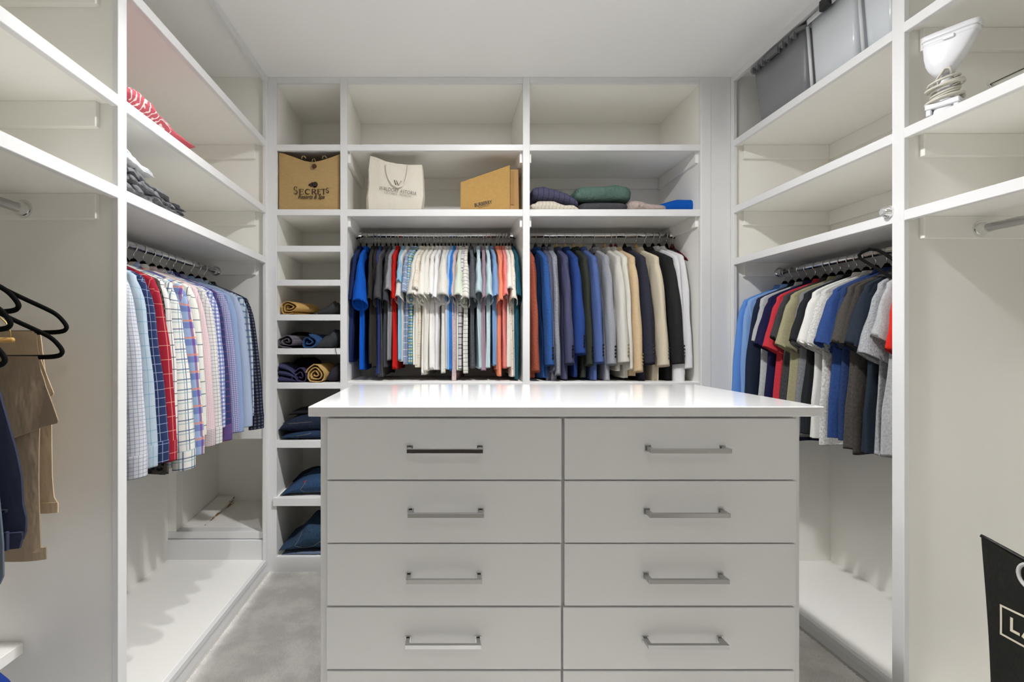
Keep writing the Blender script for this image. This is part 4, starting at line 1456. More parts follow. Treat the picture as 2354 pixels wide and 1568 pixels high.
def jeans(px0, zpy_or_z, Y, prof, col, label, seed, pocket=None, tab=None, layers=1, z=None, dep=.30, px1=800):
    z = PX(zpy_or_z) if z is None else z
    x0, x1 = X_(px0, Y), X_(px1, Y)
    hf = hline(prof, z, Y, x0, x1)
    mb = slab_mb(x0, x1, Y, Y + dep, z, hf, nx=34, ny=18, wr=.003, seed=seed, ws=14, layers=layers, p=3.2)
    mb = on_shelf(mb, z)
    o = single('jeans', mb, DENIM(col), label, 'jeans', smooth=True, group='folded jeans in the narrow column')
    if pocket:
        # stitched pocket outline following the sloping front of the pad
        pts = [at(px, py, Y) for px, py in pocket]
        from mathutils.bvhtree import BVHTree
        bv = BVHTree.FromPolygons([Vector(v) for v in mb.v], mb.f)
        cam_p = Vector((0, 0, H))
        out = []
        dense = []
        for a, b in zip(pocket, pocket[1:]):
            for k in range(6):
                dense.append((a[0] + (b[0] - a[0]) * k / 6, a[1] + (b[1] - a[1]) * k / 6))
        dense.append(pocket[-1])
        for px, py in dense:
            d = (at(px, py, 1.0) - cam_p).normalized()
            hit = bv.ray_cast(cam_p, d)
            if hit[0] is not None:
                out.append(hit[0] + hit[1] * .0012 * (1 if hit[1].dot(d) < 0 else -1))
        if len(out) > 2:
            part(o, 'pocket_stitching', MB().tube(out, .0008, 5), STITCH, smooth=True)
        if tab:
            d = (at(tab[0], tab[1], 1.0) - cam_p).normalized()
            hit = bv.ray_cast(cam_p, d)
            if hit[0] is not None:
                p = hit[0] - d * .003
                part(o, 'tab', MB().box(p.x - .004, p.x + .004, p.y - .002, p.y + .002, p.z - .006, p.z + .006), plain('red_tab', '#a03040', .7))
    return o


z1 = PX(1013)
jeans(640, 1013, 2.60, [(640, 1006), (650, 1000), (690, 992), (720, 989), (740, 988), (800, 988)], '#22344f', 'mid-blue jeans folded at the bottom of the upper jeans pile', 21, pocket=[(682, 1003), (700, 1000), (716, 996)], dep=.28)
jeans(639, 0, 2.61, [(639, 978), (646, 970), (665, 962), (690, 955), (720, 952), (800, 950)], '#1c2638', 'dark indigo jeans in the middle of the upper jeans pile', 22, pocket=[(662, 974), (680, 973), (700, 971), (716, 970)], z=Z_(1001, 2.60), dep=.28)
jeans(660, 0, 2.66, [(660, 952), (672, 944), (690, 941), (720, 941), (800, 941)], '#15161b', 'near-black jeans on top of the upper jeans pile', 23, z=Z_(958, 2.66), dep=.22)
jeans(643, 1143, 2.60, [(643, 1137), (655, 1126), (675, 1112), (700, 1102), (720, 1098), (800, 1098)], '#2c4564', 'blue jeans with a stitched pocket and small red tab, middle shelf of the jeans', 24, pocket=[(705, 1103), (700, 1113), (690, 1126), (712, 1137), (735, 1130), (760, 1125)], tab=(701, 1108))
jeans(672, 0, 2.78, [(672, 1098), (700, 1088), (712, 1086), (735, 1088), (800, 1088)], '#1a2233', 'dark jeans lying behind the ones with the red tab', 25, z=PX(1143), dep=.2)
jeans(647, 1280, 2.61, [(647, 1276), (660, 1271), (690, 1270), (800, 1270)], '#66748c', 'pale faded jeans at the bottom of the lowest pile', 26)
jeans(640, 0, 2.60, [(640, 1262), (645, 1256), (668, 1244), (690, 1222), (704, 1205), (740, 1206), (800, 1206)], '#2b4159', 'blue jeans with a big stitched pocket on the lowest shelf', 27, pocket=[(696, 1222), (684, 1245), (677, 1255), (700, 1260), (722, 1254), (736, 1245), (760, 1235)], z=Z_(1270, 2.61))

# ------------------------------------------------------------------ left shelves: throw, sheets, pillowcase
PINK = NT('red_patterned_throw')
_b = PINK.mix(PINK.noise(180, 2, .7), lin('#b8434f'), lin('#cf6a74'))
_w = PINK.n('ShaderNodeTexWave', wave_type='RINGS')
_w.inputs['Scale'].default_value = 14
_w.inputs['Distortion'].default_value = 16
_w.inputs['Detail'].default_value = 3
_tc = PINK.n('ShaderNodeTexCoord')
PINK.l(_tc.outputs['Object'], _w.inputs['Vector'])
_f = PINK.math('MULTIPLY', PINK.math('GREATER_THAN', _w.outputs['Fac'], .80), PINK.math('GREATER_THAN', PINK.noise(9, 1), .52))
PINK.base(PINK.mix(_f, _b, lin('#e6dcd8')))
PINK.b.inputs['Roughness'].default_value = .95
zs2 = H + .661 - .0008
zsh2 = Z_(478)
mb = MB()
slab_mb(XL - .34, XL - .004, 1.442, 1.835, zsh2, lambda u: .052 * (.6 + .4 * u), nx=18, ny=44, wr=.012, seed=31, ws=9, p=7, layers=1, mbx=mb, jit=.010)
mb.v = [(x, y, z + (max(0, z - zsh2) * (.35 * math.sin((y - 1.44) * 12 + .6)))) for x, y, z in mb.v]
single('throw_blanket', on_shelf(mb, zsh2), PINK.m, 'red throw with white pattern folded on the upper left shelf', 'blanket', smooth=True)
zsh3 = Z_(592)
mb = slab_mb(XL - .33, XL - .008, 1.443, 1.785, zsh3, lambda u: .066, nx=46, ny=70, wr=.018, seed=32, ws=20, p=5, ridge=True, layers=3, jit=.022)
mb.v = [(x, y, zsh3 + (z - zsh3) * max(.3, 1.18 - max(0, y - 1.5) / .30 * .8)) for x, y, z in mb.v]
single('bed_sheet', on_shelf(mb, zsh3), fabric('#77777a', wr=.9, wscale=22), 'rumpled grey sheets piled on the left shelf above the shirts', 'bedding', smooth=True)
zp = zsh3 + .086
mb = slab_mb(XL - .30, XL - .02, 1.443, 1.615, zp, lambda u: .045, nx=34, ny=38, wr=.010, seed=33, ws=14, p=4, ridge=True, layers=2, jit=.014)
mb.v = [(x, y, zp + (z - zp) * max(.25, 1.25 - max(0, y - 1.45) / .165 * .95)) for x, y, z in mb.v]
single('pillowcase', mb, fabric('#eceef0', wr=.6), 'white pillowcase lying on the rumpled grey sheets', 'bedding', smooth=True)

# ------------------------------------------------------------------ lettering
FONTW = {}


def text_part(parent, name, s, origin, right, up, width, mat, height=None, shear=0.0, offset=0.0, space=1.0):
    """flat raised lettering placed at a world point along right/up vectors"""
    cu = bpy.data.curves.new(name, 'FONT')
    cu.body = s
    cu.size = 1.0
    cu.shear = shear
    cu.offset = offset
    cu.space_character = space
    cu.resolution_u = 3
    tmp = bpy.data.objects.new(name, cu)
    C.objects.link(tmp)
    dg = bpy.context.evaluated_depsgraph_get()
    me = bpy.data.meshes.new_from_object(tmp.evaluated_get(dg))
    bpy.data.objects.remove(tmp)
    bpy.data.curves.remove(cu)
    xs = [v.co.x for v in me.vertices]
    ys = [v.co.y for v in me.vertices]
    sx = width / (max(xs) - min(xs))
    sy = (height / (max(ys) - min(ys))) if height else sx
    r, u_ = Vector(right).normalized(), Vector(up).normalized()
    nrm = r.cross(u_)
    org = world_loc(parent)
    x0, y0 = min(xs), min(ys)
    for v in me.vertices:
        v.co = Vector(origin) - org + r * (v.co.x - x0) * sx + u_ * (v.co.y - y0) * sy + nrm * .0004
    me.materials.clear()
    me.materials.append(mat)
    return link(name, me, parent)


def strokes(mb, segs, wd, nrm_off, right, up, origin, sx, sy):
    """brush strokes in a unit box, laid on a plane"""
    r, u_ = Vector(right).normalized(), Vector(up).normalized()
    n = r.cross(u_)
    for pts in segs:
        P = [Vector((p[0] * sx, p[1] * sy)) for p in pts]
        ws = [(p[2] if len(p) > 2 else 1.0) * wd for p in pts]
        L, R = [], []
        for i, p in enumerate(P):
            a = P[max(0, i - 1)]
            b = P[min(len(P) - 1, i + 1)]
            d = b - a
            if d.length < 1e-9:
                d = Vector((1, 0))
            d.normalize()
            q = Vector((-d.y, d.x)) * ws[i] / 2
            L.append(p + q)
            R.append(p - q)
        o = len(mb.v)
        for k in L + R:
            w_ = Vector(origin) + r * k.x + u_ * k.y + n * nrm_off
            mb.v.append(tuple(w_))
            mb.uv.append((k.x, k.y))
        m = len(P)
        for i in range(m - 1):
            mb.f.append((o + i, o + i + 1, o + m + i + 1, o + m + i))
            mb.mi.append(mb.cur)


def arc(cx, cy, rx, ry, a0, a1, n=10, w0=1.0, w1=1.0):
    return [(cx + rx * math.cos(math.radians(a0 + (a1 - a0) * k / n)), cy + ry * math.sin(math.radians(a0 + (a1 - a0) * k / n)), w0 + (w1 - w0) * math.sin(PI * k / n)) for k in range(n + 1)]


GLY = {   # serif capitals in a unit box
    'S': [arc(.5, .74, .36, .25, 35, 270, 10, .5, 1.2) + arc(.5, .26, .40, .25, 90, -145, 10, .8, 1.4), [(.84, .98, .6), (.82, .72, .4)], [(.10, .02, .6), (.12, .30, .4)]],
    'E': [[(.2, 0, 1.5), (.2, 1, 1.5)], [(.05, 1, .6), (.88, 1, .6)], [(.05, 0, .6), (.92, 0, .6)], [(.2, .52, .6), (.7, .52, .6)], [(.88, 1.02, .6), (.86, .78, .6)], [(.92, -.02, .6), (.90, .24, .6)], [(.7, .64, .5), (.7, .40, .5)]],
    'C': [arc(.54, .5, .45, .5, 40, 320, 16, .6, 1.6), [(.88, .95, .6), (.88, .68, .5)]],
    'R': [[(.2, 0, 1.5), (.2, 1, 1.5)], [(.05, 0, .6), (.38, 0, .6)], [(.05, 1, .6), (.5, 1, .6)] + arc(.5, .75, .28, .25, 90, -90, 8, .7, 1.6) + [(.2, .5, .6)], [(.45, .5, 1.2), (.95, 0, 1.4)], [(.82, 0, .6), (1.0, 0, .6)]],
    'T': [[(.5, 0, 1.5), (.5, 1, 1.5)], [(.05, 1, .7), (.95, 1, .7)], [(.32, 0, .6), (.68, 0, .6)], [(.06, 1, .6), (.06, .76, .4)], [(.94, 1, .6), (.94, .76, .4)]],
}
INK = plain('dark_brown_print', '#2a1c12', .8)
INKB = plain('black_print', '#2b2b2b', .8)
INKG = plain('grey_print', '#5a5a56', .8)

# ------------------------------------------------------------------ jute tote in the column
JUTE = NT('jute_weave')
_u = JUTE.n('ShaderNodeUVMap')
_s = JUTE.n('ShaderNodeSeparateXYZ')
JUTE.l(_u.outputs[0], _s.inputs[0])
_wx = JUTE.math('ABSOLUTE', JUTE.math('SINE', JUTE.math('MULTIPLY', _s.outputs[0], 1500.0)))
_wy = JUTE.math('ABSOLUTE', JUTE.math('SINE', JUTE.math('MULTIPLY', _s.outputs[1], 1500.0)))
_h = JUTE.math('ADD', _wx, _wy)
_cc = JUTE.mix(JUTE.noise(40, 4, .7, 'UV', (1, 6, 1)), lin('#a98a58'), lin('#d0b27c'))
JUTE.base(_cc)
JUTE.b.inputs['Roughness'].default_value = .95
JUTE.bump(_h, .5, .002)
JUTE = JUTE.m
Yj = D + .012
jz = PX(481)
jx0, jx1 = X_(640, Yj), X_(780, Yj)
jt = thing('tote_bag', ((jx0 + jx1) / 2, Yj + .12, jz), 'natural jute tote bag with dark brown lettering and a shell emblem', 'bag')


def jtop(u):
    return interp([(0, Z_(350, Yj)), (.08, Z_(352, Yj)), (.25, Z_(360, Yj)), (.42, Z_(369, Yj)), (.55, Z_(372, Yj)), (.7, Z_(368, Yj)), (.85, Z_(361, Yj)), (1, Z_(353, Yj))])(u)


mb = MB()
bul = lambda u, v: -.008 * math.sin(PI * u) * math.sin(PI * v) + .003 * noise.noise((u * 5, v * 5, 2))
mb.grid(lambda u, v: (jx0 + (jx1 - jx0) * u, Yj + .010 + bul(u, v), jz + .001 + (jtop(u) - jz) * v), 24, 20, lambda u, v: (u * .3, v * .28))
mb.grid(lambda u, v: (jx0 + (jx1 - jx0) * u, Yj + .013 + bul(u, v), jz + .001 + (jtop(u) - jz) * v), 24, 20, lambda u, v: (u * .3, v * .28))
part(jt, 'front_panel', mb, JUTE, smooth=True)
mb = MB()
mb.grid(lambda u, v: (jx0 + (jx1 - jx0) * u, Yj + .20, jz + .001 + (jtop(u) + .006 - jz) * v), 12, 6, lambda u, v: (u * .3, v * .28))
part(jt, 'back_panel', mb, JUTE, smooth=True)
mb = MB()
for x in (jx0, jx1):
    mb.grid(lambda u, v, x=x: (x + .0, Yj + .010 + .19 * u, jz + .001 + (jtop(0 if x == jx0 else 1) - jz) * v), 6, 6, lambda u, v: (u * .2, v * .28))
mb.box(jx0, jx1, Yj + .010, Yj + .20, jz + .0005, jz + .003)
part(jt, 'gusset', mb, JUTE, smooth=False)
bc = at(722.5, 382, Yj - .004)
part(jt, 'button', MB().disc(bc, (0, -1, 0), .012, .006, 18, .010), plain('brown_button', '#4a2c20', .4))
part(jt, 'cord_loop', MB().tube([at(718, 380, Yj - .002), at(717, 372, Yj - .002), at(719, 366, Yj), at(723, 365, Yj), at(726, 372, Yj - .002), at(725, 380, Yj - .002)], .0013, 6), plain('cord', '#b59b74', .9), smooth=True)
for hx in (697, 745):
    part(jt, 'handle', MB().tube([at(hx - 4, 365, Yj + .02), at(hx - 2, 359, Yj + .02), at(hx + 3, 359, Yj + .02), at(hx + 6, 364, Yj + .02)], .003, 6), plain('cord', '#a88e66', .9), smooth=True)
# lettering, laid on the front panel
Yt = Yj - .0016
mb = MB()
letters = [('S', 674.8, 429, 9.5, 17.5), ('E', 687, 435, 12, 11.5), ('C', 701, 435, 12.5, 11.5), ('R', 715.5, 435, 12.5, 11.5), ('E', 729.5, 435, 8, 11.5), ('T', 738, 434.5, 12, 12), ('S', 750, 432, 6, 11.5)]
for ch_, px, py, wpx, hpx in letters:
    strokes(mb, GLY[ch_], .0032, .0, (1, 0, 0), (0, 0, 1), at(px, py + hpx, Yt), wpx / S, hpx / S)
strokes(mb, [arc(.5, .5, .5, .5, 0, 360, 10)], .0007, 0, (1, 0, 0), (0, 0, 1), at(756, 434, Yt), 2.5 / S, 2.5 / S)
part(jt, 'lettering', mb, INK)
text_part(jt, 'lettering', 'Resorts & Spa', at(685.5, 460, Yt), (1, 0, .0), (0, 0, 1), 61 / S, INK, 12.5 / S, shear=.35, offset=.016)
# shell emblem: whorls of a conch
mb = MB()


def blob(mb, cx, cy, rx, ry, rot, n=16, Y=Yt):
    pts = []
    for k in range(n):
        q = 2 * PI * k / n
        a, b = rx * math.cos(q), ry * math.sin(q)
        pts.append(tuple(at(cx + a * math.cos(rot) - b * math.sin(rot), cy + a * math.sin(rot) + b * math.cos(rot), Y)))
    mb.add(pts, [tuple(range(n))])


blob(mb, 724, 424.3, 6.4, 6.6, .3)
blob(mb, 716.4, 424.3, 2.9, 5.6, .25)
blob(mb, 712.4, 424.6, 1.6, 3.6, .2)
blob(mb, 709.8, 425, 1.0, 2.0, .2)
blob(mb, 724, 429.5, 4.5, 1.6, -.2)
part(jt, 'shell_emblem', mb, INK)

# ------------------------------------------------------------------ canvas tote
CANV = fabric('#dcd6c8', wr=.25, wscale=20)
Yc = D + .045
ctz = PX(481)
ctb = thing('tote_bag', (X_(906, Yc), Yc + .06, ctz), 'off-white canvas tote bag with thin grey lettering and a hanging handle', 'bag')
TL, TR_, BR_, BL = (849, 374), (971, 380), (971, 481), (847, 481)


def cpt(u, v):
    """v 0 bottom .. 1 top on the front panel, photo space on its own plane"""
    lx = interp([(0, 848), (.25, 846), (.45, 849), (.75, 848), (1, 851)])(v)
    rx = interp([(0, 968), (.3, 973), (.7, 972), (1, 970)])(v)
    ty = interp([(0, 358), (.12, 362), (.3, 371), (.5, 376), (.75, 379), (1, 379)])(u)
    px = lx + (rx - lx) * u
    py = 480.5 + (ty - 480.5) * v
    p = at(px, py, Yc)
    p.y += -.010 * math.sin(PI * u) * math.sin(PI * v) + .002 * noise.noise((u * 4, v * 6, 5))
    return p


mb = MB()
mb.grid(lambda u, v: tuple(cpt(u, v)), 24, 24, lambda u, v: (u * .28, v * .27))
mb.grid(lambda u, v: tuple(cpt(u, v) + Vector((0, .0025, 0))), 24, 24, lambda u, v: (u * .28, v * .27))
part(ctb, 'front_panel', mb, CANV, smooth=True)
mb = MB()
mb.grid(lambda u, v: tuple(cpt(u, v) + Vector((.004, .12 - .03 * v, .004 * v))), 14, 12, lambda u, v: (u * .28, v * .27))
part(ctb, 'back_panel', mb, CANV, smooth=True)
mb = MB()
for u0, dx in ((0, -.022), (1, .006)):
    mb.grid(lambda a, v, u0=u0, dx=dx: tuple(cpt(u0, v) + Vector((.004 * a + dx * math.sin(PI * a) * (1 - v * .7), (.12 - .03 * v) * a, .004 * v * a))), 8, 12, lambda a, v: (a * .1, v * .27))
mb.grid(lambda a, b: tuple(cpt(a, 0) + Vector((0, .12 * b, .0003))), 8, 2)
part(ctb, 'gusset', mb, CANV, smooth=True)
hp = [at(887, 379, Yc - .010), at(889, 396, Yc - .014), at(894, 411, Yc - .018), at(902, 424, Yc - .02), at(913, 430, Yc - .02), at(924, 428, Yc - .02), at(931, 419, Yc - .018), at(936, 402, Yc - .014), at(938, 381, Yc - .010)]
part(ctb, 'handle', MB().tube(hp, .0046, 8, .45, (0, 1, 0)), CANV, smooth=True)
Yk = Yc - .0125
sl = math.radians(9)
rv, uv_ = Vector((math.cos(sl), 0, -math.sin(sl))), Vector((math.sin(sl), 0, math.cos(sl)))
sK = F / Yk
text_part(ctb, 'lettering', 'WALDORF ASTORIA', at(871, 436, Yk), rv, uv_, 87 / sK, INKB, 8.5 / sK, offset=-.012, space=1.05)
text_part(ctb, 'lettering', 'LOS CABOS - PEDREGAL', at(883, 444.5, Yk), rv, uv_, 63 / sK, INKG, 5.0 / sK, offset=-.015, space=1.05)
mb = MB()
strokes(mb, [[(0, 1, 1.3), (.32, 0, 1.3)], [(.32, 0, .6), (.50, .55, .6)], [(.30, 1, 1.1), (.68, 0, 1.1)], [(.68, 0, .6), (1, 1, .6)], [(-.06, 1, .6), (.12, 1, .6)], [(.9, 1, .6), (1.08, 1, .6)]], .0022, 0, rv, uv_, at(905, 424.5, Yk), 16 / sK, 10.5 / sK)
part(ctb, 'w_emblem', mb, INKB)

# ------------------------------------------------------------------ brown boxes
KRAFT = NT('kraft_board')
KRAFT.base(KRAFT.mix(KRAFT.noise(80, 3, .6), lin('#a47f41'), lin('#b89250')))
KRAFT.b.inputs['Roughness'].default_value = .75
KRAFT = KRAFT.m
Yb = D + .03
bb = thing('gift_box', (X_(1115, Yb), Yb + .03, PX(481)), 'golden brown flat cardboard box with slanted top and black lettering', 'box')
out = [(1058.5, 480.8), (1171, 480.8), (1171, 380), (1058.5, 419)]
mb = MB()
A = [at(px, py, Yb) for px, py in out]
B = [p + Vector((.012, .055, 0)) for p in A]
mb.add([tuple(p) for p in A + B], [(0, 1, 2, 3), (7, 6, 5, 4), (0, 4, 5, 1), (1, 5, 6, 2), (2, 6, 7, 3), (3, 7, 4, 0)])
part(bb, 'body', mb, KRAFT, bevel=.001)
mb = MB()
A2 = [p + Vector((0, -.0006, 0)) for p in (at(1169.5, 480.8, Yb), at(1172, 480.8, Yb), at(1172, 379.6, Yb), at(1169.5, 380.6, Yb))]
B2 = [p + Vector((0, .02, 0)) for p in A2]
mb.add([tuple(p) for p in A2 + B2], [(0, 1, 2, 3), (0, 4, 5, 1), (1, 5, 6, 2), (2, 6, 7, 3), (3, 7, 4, 0)])
part(bb, 'edge_flap', mb, KRAFT)
sl = math.radians(-12)
rv, uv_ = Vector((math.cos(sl), 0, -math.sin(sl))), Vector((math.sin(sl), 0, math.cos(sl)))
sB = F / Yb
text_part(bb, 'lettering', 'BURBERRY', at(1092, 476.5, Yb - .0008), rv, uv_, 41 / sB, INKB, 8.6 / sB, offset=.018)
text_part(bb, 'lettering', 'LONDON ENGLAND', at(1100, 478.6, Yb - .0008), rv, uv_, 25 / sB, INKB, 2.6 / sB, offset=.0)
kb = thing('paper_carrier', (X_(1184, Yb), Yb + .08, PX(481)), 'light brown paper carrier standing behind the golden brown box', 'box')
mb = MB()
A = [at(px, py, Yb + .055) for px, py in [(1150, 475.2), (1193.5, 475.2), (1192, 389), (1150, 390)]]
B = [p + Vector((.004, .16, 0)) for p in A]
mb.add([tuple(p) for p in A + B], [(0, 1, 2, 3), (7, 6, 5, 4), (0, 4, 5, 1), (1, 5, 6, 2), (2, 6, 7, 3), (3, 7, 4, 0)])
lo = min(v[2] for v in mb.v)
mb.v = [(x, y, z if z > lo + .02 else PX(481) + .0006) for x, y, z in mb.v]
KR2 = plain('pale_kraft', '#b58f5c', .8)
part(kb, 'body', mb, KR2, bevel=.003)
mb = MB()
A = [at(px, py, Yb + .052) for px, py in [(1173.5, 470), (1182, 471), (1182, 394), (1173.5, 393)]]
mb.add([tuple(p) for p in A] + [tuple(p + Vector((0, .004, 0))) for p in A], [(0, 1, 2, 3), (0, 4, 5, 1), (1, 5, 6, 2), (2, 6, 7, 3), (3, 7, 4, 0)])
part(kb, 'side_fold', mb, plain('kraft_fold', '#a9834f', .8))

# ------------------------------------------------------------------ storage bins, upper right
zsh1 = Z_(326)


def plastic(name, col, alpha, rough=.35):
    t = NT(name)
    t.base(lin(col))
    t.b.inputs['Roughness'].default_value = rough
    t.b.inputs['Alpha'].default_value = alpha
    return t.m


def rr_ring(x0, x1, y0, y1, z, r, n=5):
    pts = []
    for cx, cy, a0 in ((x1 - r, y1 - r, 0), (x0 + r, y1 - r, 90), (x0 + r, y0 + r, 180), (x1 - r, y0 + r, 270)):
        for k in range(n + 1):
            q = math.radians(a0 + 90 * k / n)
            pts.append((cx + r * math.cos(q), cy + r * math.sin(q), z))
    return pts


def bin_tub(x0, x1, y0, y1, z0, z1, tap, r, th=.003):
    """tapered open tub with rounded corners"""
    rings = []
    for t in (0, .02, .35, .7, 1):
        o = tap * (1 - t)
        e = .006 if t == 0 else 0
        rings.append(rr_ring(x0 + o + e, x1 - o - e, y0 + o + e, y1 - o - e, z0 + (z1 - z0) * t, r))
    for t in (1, .5, .03):
        o = tap * (1 - t) + th
        rings.append(rr_ring(x0 + o, x1 - o, y0 + o, y1 - o, z0 + (z1 - z0) * t, r - th))
    return MB().loft(rings, cap0=True, cap1=True)


GREYP = plastic('smoke_grey_plastic', '#8f9094', .80)
GREYL = plain('grey_lid_plastic', '#6d6e72', .35)
gz1 = zsh1 + .262
gy0, gy1 = 2.085, 2.435
gb = thing('storage_bin', (XR + .21, (gy0 + gy1) / 2, zsh1), 'smoke grey lidded storage bin on the upper right shelf', 'bin')
part(gb, 'tub', bin_tub(XR + .012, XR + .40, gy0, gy1, zsh1 + .0006, gz1, .022, .03), GREYP, smooth=True)
part(gb, 'lid', MB().loft([rr_ring(XR + .0, XR + .412, gy0 - .010, gy1 + .010, gz1 - .004, .035), rr_ring(XR - .002, XR + .414, gy0 - .012, gy1 + .012, gz1 + .002, .035), rr_ring(XR - .002, XR + .414, gy0 - .012, gy1 + .012, gz1 + .010, .035), rr_ring(XR + .012, XR + .40, gy0 + .002, gy1 - .002, gz1 + .014, .03)], cap0=True, cap1=True), GREYL, smooth=False)
for k in range(9):
    yy = gy0 + .035 + k * (gy1 - gy0 - .07) / 8
    if k == 4:
        continue
    part(gb, 'rib', MB().box(XR - .008, XR + .008, yy - .0035, yy + .0035, gz1 - .022, gz1 + .006), GREYL, bevel=.001)
part(gb, 'latch', MB().box(XR - .010, XR + .010, (gy0 + gy1) / 2 - .035, (gy0 + gy1) / 2 + .035, gz1 - .016, gz1 + .008), GREYL, bevel=.003)
mbc = slab_mb(XR + .045, XR + .37, gy0 + .04, gy1 - .04, zsh1 + .006, lambda u: .135, nx=14, ny=14, wr=.006, seed=44, ws=9)
single('folded_cloth', mbc, fabric('#3b3c3f'), 'dark cloth filling the lower half of the smoke grey bin', 'cloth', smooth=True)
CLEARP = plastic('clear_bin_plastic', '#e9eef2', .70, .22)
CLEARE = plastic('clear_bin_rim', '#dfe2e4', .85, .25)
for k, (a, b, lab) in enumerate(((1.822, 2.062, 'clear plastic storage bin beside the smoke grey bin'), (1.668, 1.812, 'clear plastic storage bin against the right post'))):
    cz1 = zsh1 + .268
    cb = thing('storage_bin', (XR + .2, (a + b) / 2, zsh1), lab, 'bin', 0, 'clear storage bins on the upper right shelf')
    part(cb, 'tub', bin_tub(XR + .010, XR + .40, a + .006, b - .006, zsh1 + .0006, cz1, .012, .022, .003), CLEARP, smooth=True)
    part(cb, 'rim', MB().loft([rr_ring(XR - .002, XR + .412, a, b, cz1 - .020, .026), rr_ring(XR - .004, XR + .414, a - .002, b + .002, cz1, .026), rr_ring(XR + .008, XR + .402, a + .008, b - .008, cz1 + .003, .02)]), CLEARE, smooth=True)
    part(cb, 'corner_rib', MB().tube([(XR + .020, b - .014, zsh1 + .004), (XR + .008, b - .006, cz1 - .02)], .006, 8), CLEARE, smooth=True)
    if k == 0:
        part(cb, 'latch', MB().box(XR - .016, XR + .004, 1.945 - .030, 1.945 + .020, cz1 - .022, cz1 + .020), BLACKP, bevel=.004)
    mbc = slab_mb(XR + .03, XR + .38, a + .025, b - .025, zsh1 + .006, lambda u: .19, nx=14, ny=14, wr=.006, seed=45 + k, ws=9)
    single('folded_cloth', mbc, fabric('#d3d8dc'), 'pale grey cloth inside the ' + ('clear bin beside the grey one' if k == 0 else 'clear bin against the right post'), 'cloth', smooth=True)

# ------------------------------------------------------------------ garment steamer
zsh2r = Z_(478)
WPL = plain('white_plastic', '#e3e4e8', .3)
st = thing('garment_steamer', (1.468, 1.508, zsh2r), 'white handheld garment steamer wrapped in its own cord', 'steamer', math.atan2(-.106, .06))


def sring(hx, hy, z, cx=0.0, n=24, p=.5, slope=0.0):
    return [(cx + hx * math.copysign(abs(math.cos(q)) ** p, math.cos(q)), hy * math.copysign(abs(math.sin(q)) ** p, math.sin(q)), z + slope * math.cos(q) * hx) for q in [2 * PI * k / n for k in range(n)]]


hd = []
for z, xl, xr, hy, pw in ((.112, -.034, .004, .018, .9), (.122, -.042, .008, .020, .8), (.134, -.050, .014, .023, .65), (.150, -.056, .026, .0245, .55), (.172, -.0595, .040, .025, .48), (.196, -.061, .052, .025, .45), (.208, -.0615, .058, .0255, .42), (.2095, -.0605, .0575, .0245, .42), (.211, -.062, .060, .0258, .42), (.2215, -.0625, .062, .0258, .42)):
    hd.append(sring((xr - xl) / 2, hy, z, (xr + xl) / 2, p=pw))
part(st, 'head', MB().loft(hd, cap0=True, cap1=True), WPL, smooth=True, local=True)
part(st, 'face_ring', MB().loft([sring(.0635, .0265, .2215, p=.42), sring(.065, .027, .226, p=.42), sring(.0635, .0255, .238, p=.42), sring(.054, .016, .239, p=.42), sring(.053, .0145, .234, p=.42)], cap0=True), WPL, smooth=True, local=True)
part(st, 'steam_plate', MB().loft([sring(.052, .0135, .233, p=.42), sring(.051, .012, .2365, p=.42)], cap0=True, cap1=True), CHROME, smooth=False, local=True)
part(st, 'release_tab', MB().box(-.012, .014, -.030, -.024, .205, .216), WPL, bevel=.002, local=True)
part(st, 'handle', MB().loft([sring(.024, .022, .0, -.014), sring(.025, .023, .004, -.014), sring(.022, .020, .03, -.014, p=.8), sring(.017, .017, .06, -.014, p=.9), sring(.016, .016, .09, -.015, p=.9), sring(.018, .017, .114, -.016, p=.9)], cap0=True, cap1=True), WPL, smooth=True, local=True)
part(st, 'foot', MB().box(-.050, -.038, -.026, .026, .0, .018).box(.010, .022, -.026, .026, .0, .018).box(-.052, .024, -.028, .028, .018, .034), WPL, bevel=.002, local=True)
pts = []
N = 230
for k in range(N + 1):
    t = k / N
    q = t * 2 * PI * 9.2
    rad = .034 + .007 * math.sin(t * 9 + 1) + .003 * math.sin(q * .5)
    z = .034 + .062 * t + .006 * math.sin(q + 1) + .005 * math.sin(q * .37)
    pts.append((-.014 + rad * math.cos(q), rad * .85 * math.sin(q), z))
pts += [(.006, -.026, .108), (.004, -.027, .122), (-.008, -.026, .124), (-.020, -.024, .108), (-.034, -.020, .088)]
part(st, 'cord', MB().tube(pts, .0036, 7), plain('white_cord', '#cfcbc0', .5), smooth=True, local=True)

# clear box behind the steamer
ac = thing('clear_box', (1.64, 1.45, zsh2r), 'small clear plastic box with a dark wire rim on the shelf right of the steamer', 'box')
CLR = plastic('clear_acrylic', '#b9bab4', .45, .08)
part(ac, 'tub', bin_tub(1.575, 1.70, 1.36, 1.505, zsh2r + .0006, zsh2r + .078, .006, .006, .002), CLR, smooth=False)
rim = [tuple(p) for p in rr_ring(1.573, 1.702, 1.358, 1.507, zsh2r + .079, .008)]
part(ac, 'wire_rim', MB().tube(rim, .0013, 6, closed=True), BLACKP, smooth=True)
part(ac, 'clasp', MB().tube([(1.573, 1.505, zsh2r + .070), (1.571, 1.509, zsh2r + .082), (1.573, 1.503, zsh2r + .090)], .0015, 6), WIRE, smooth=True)

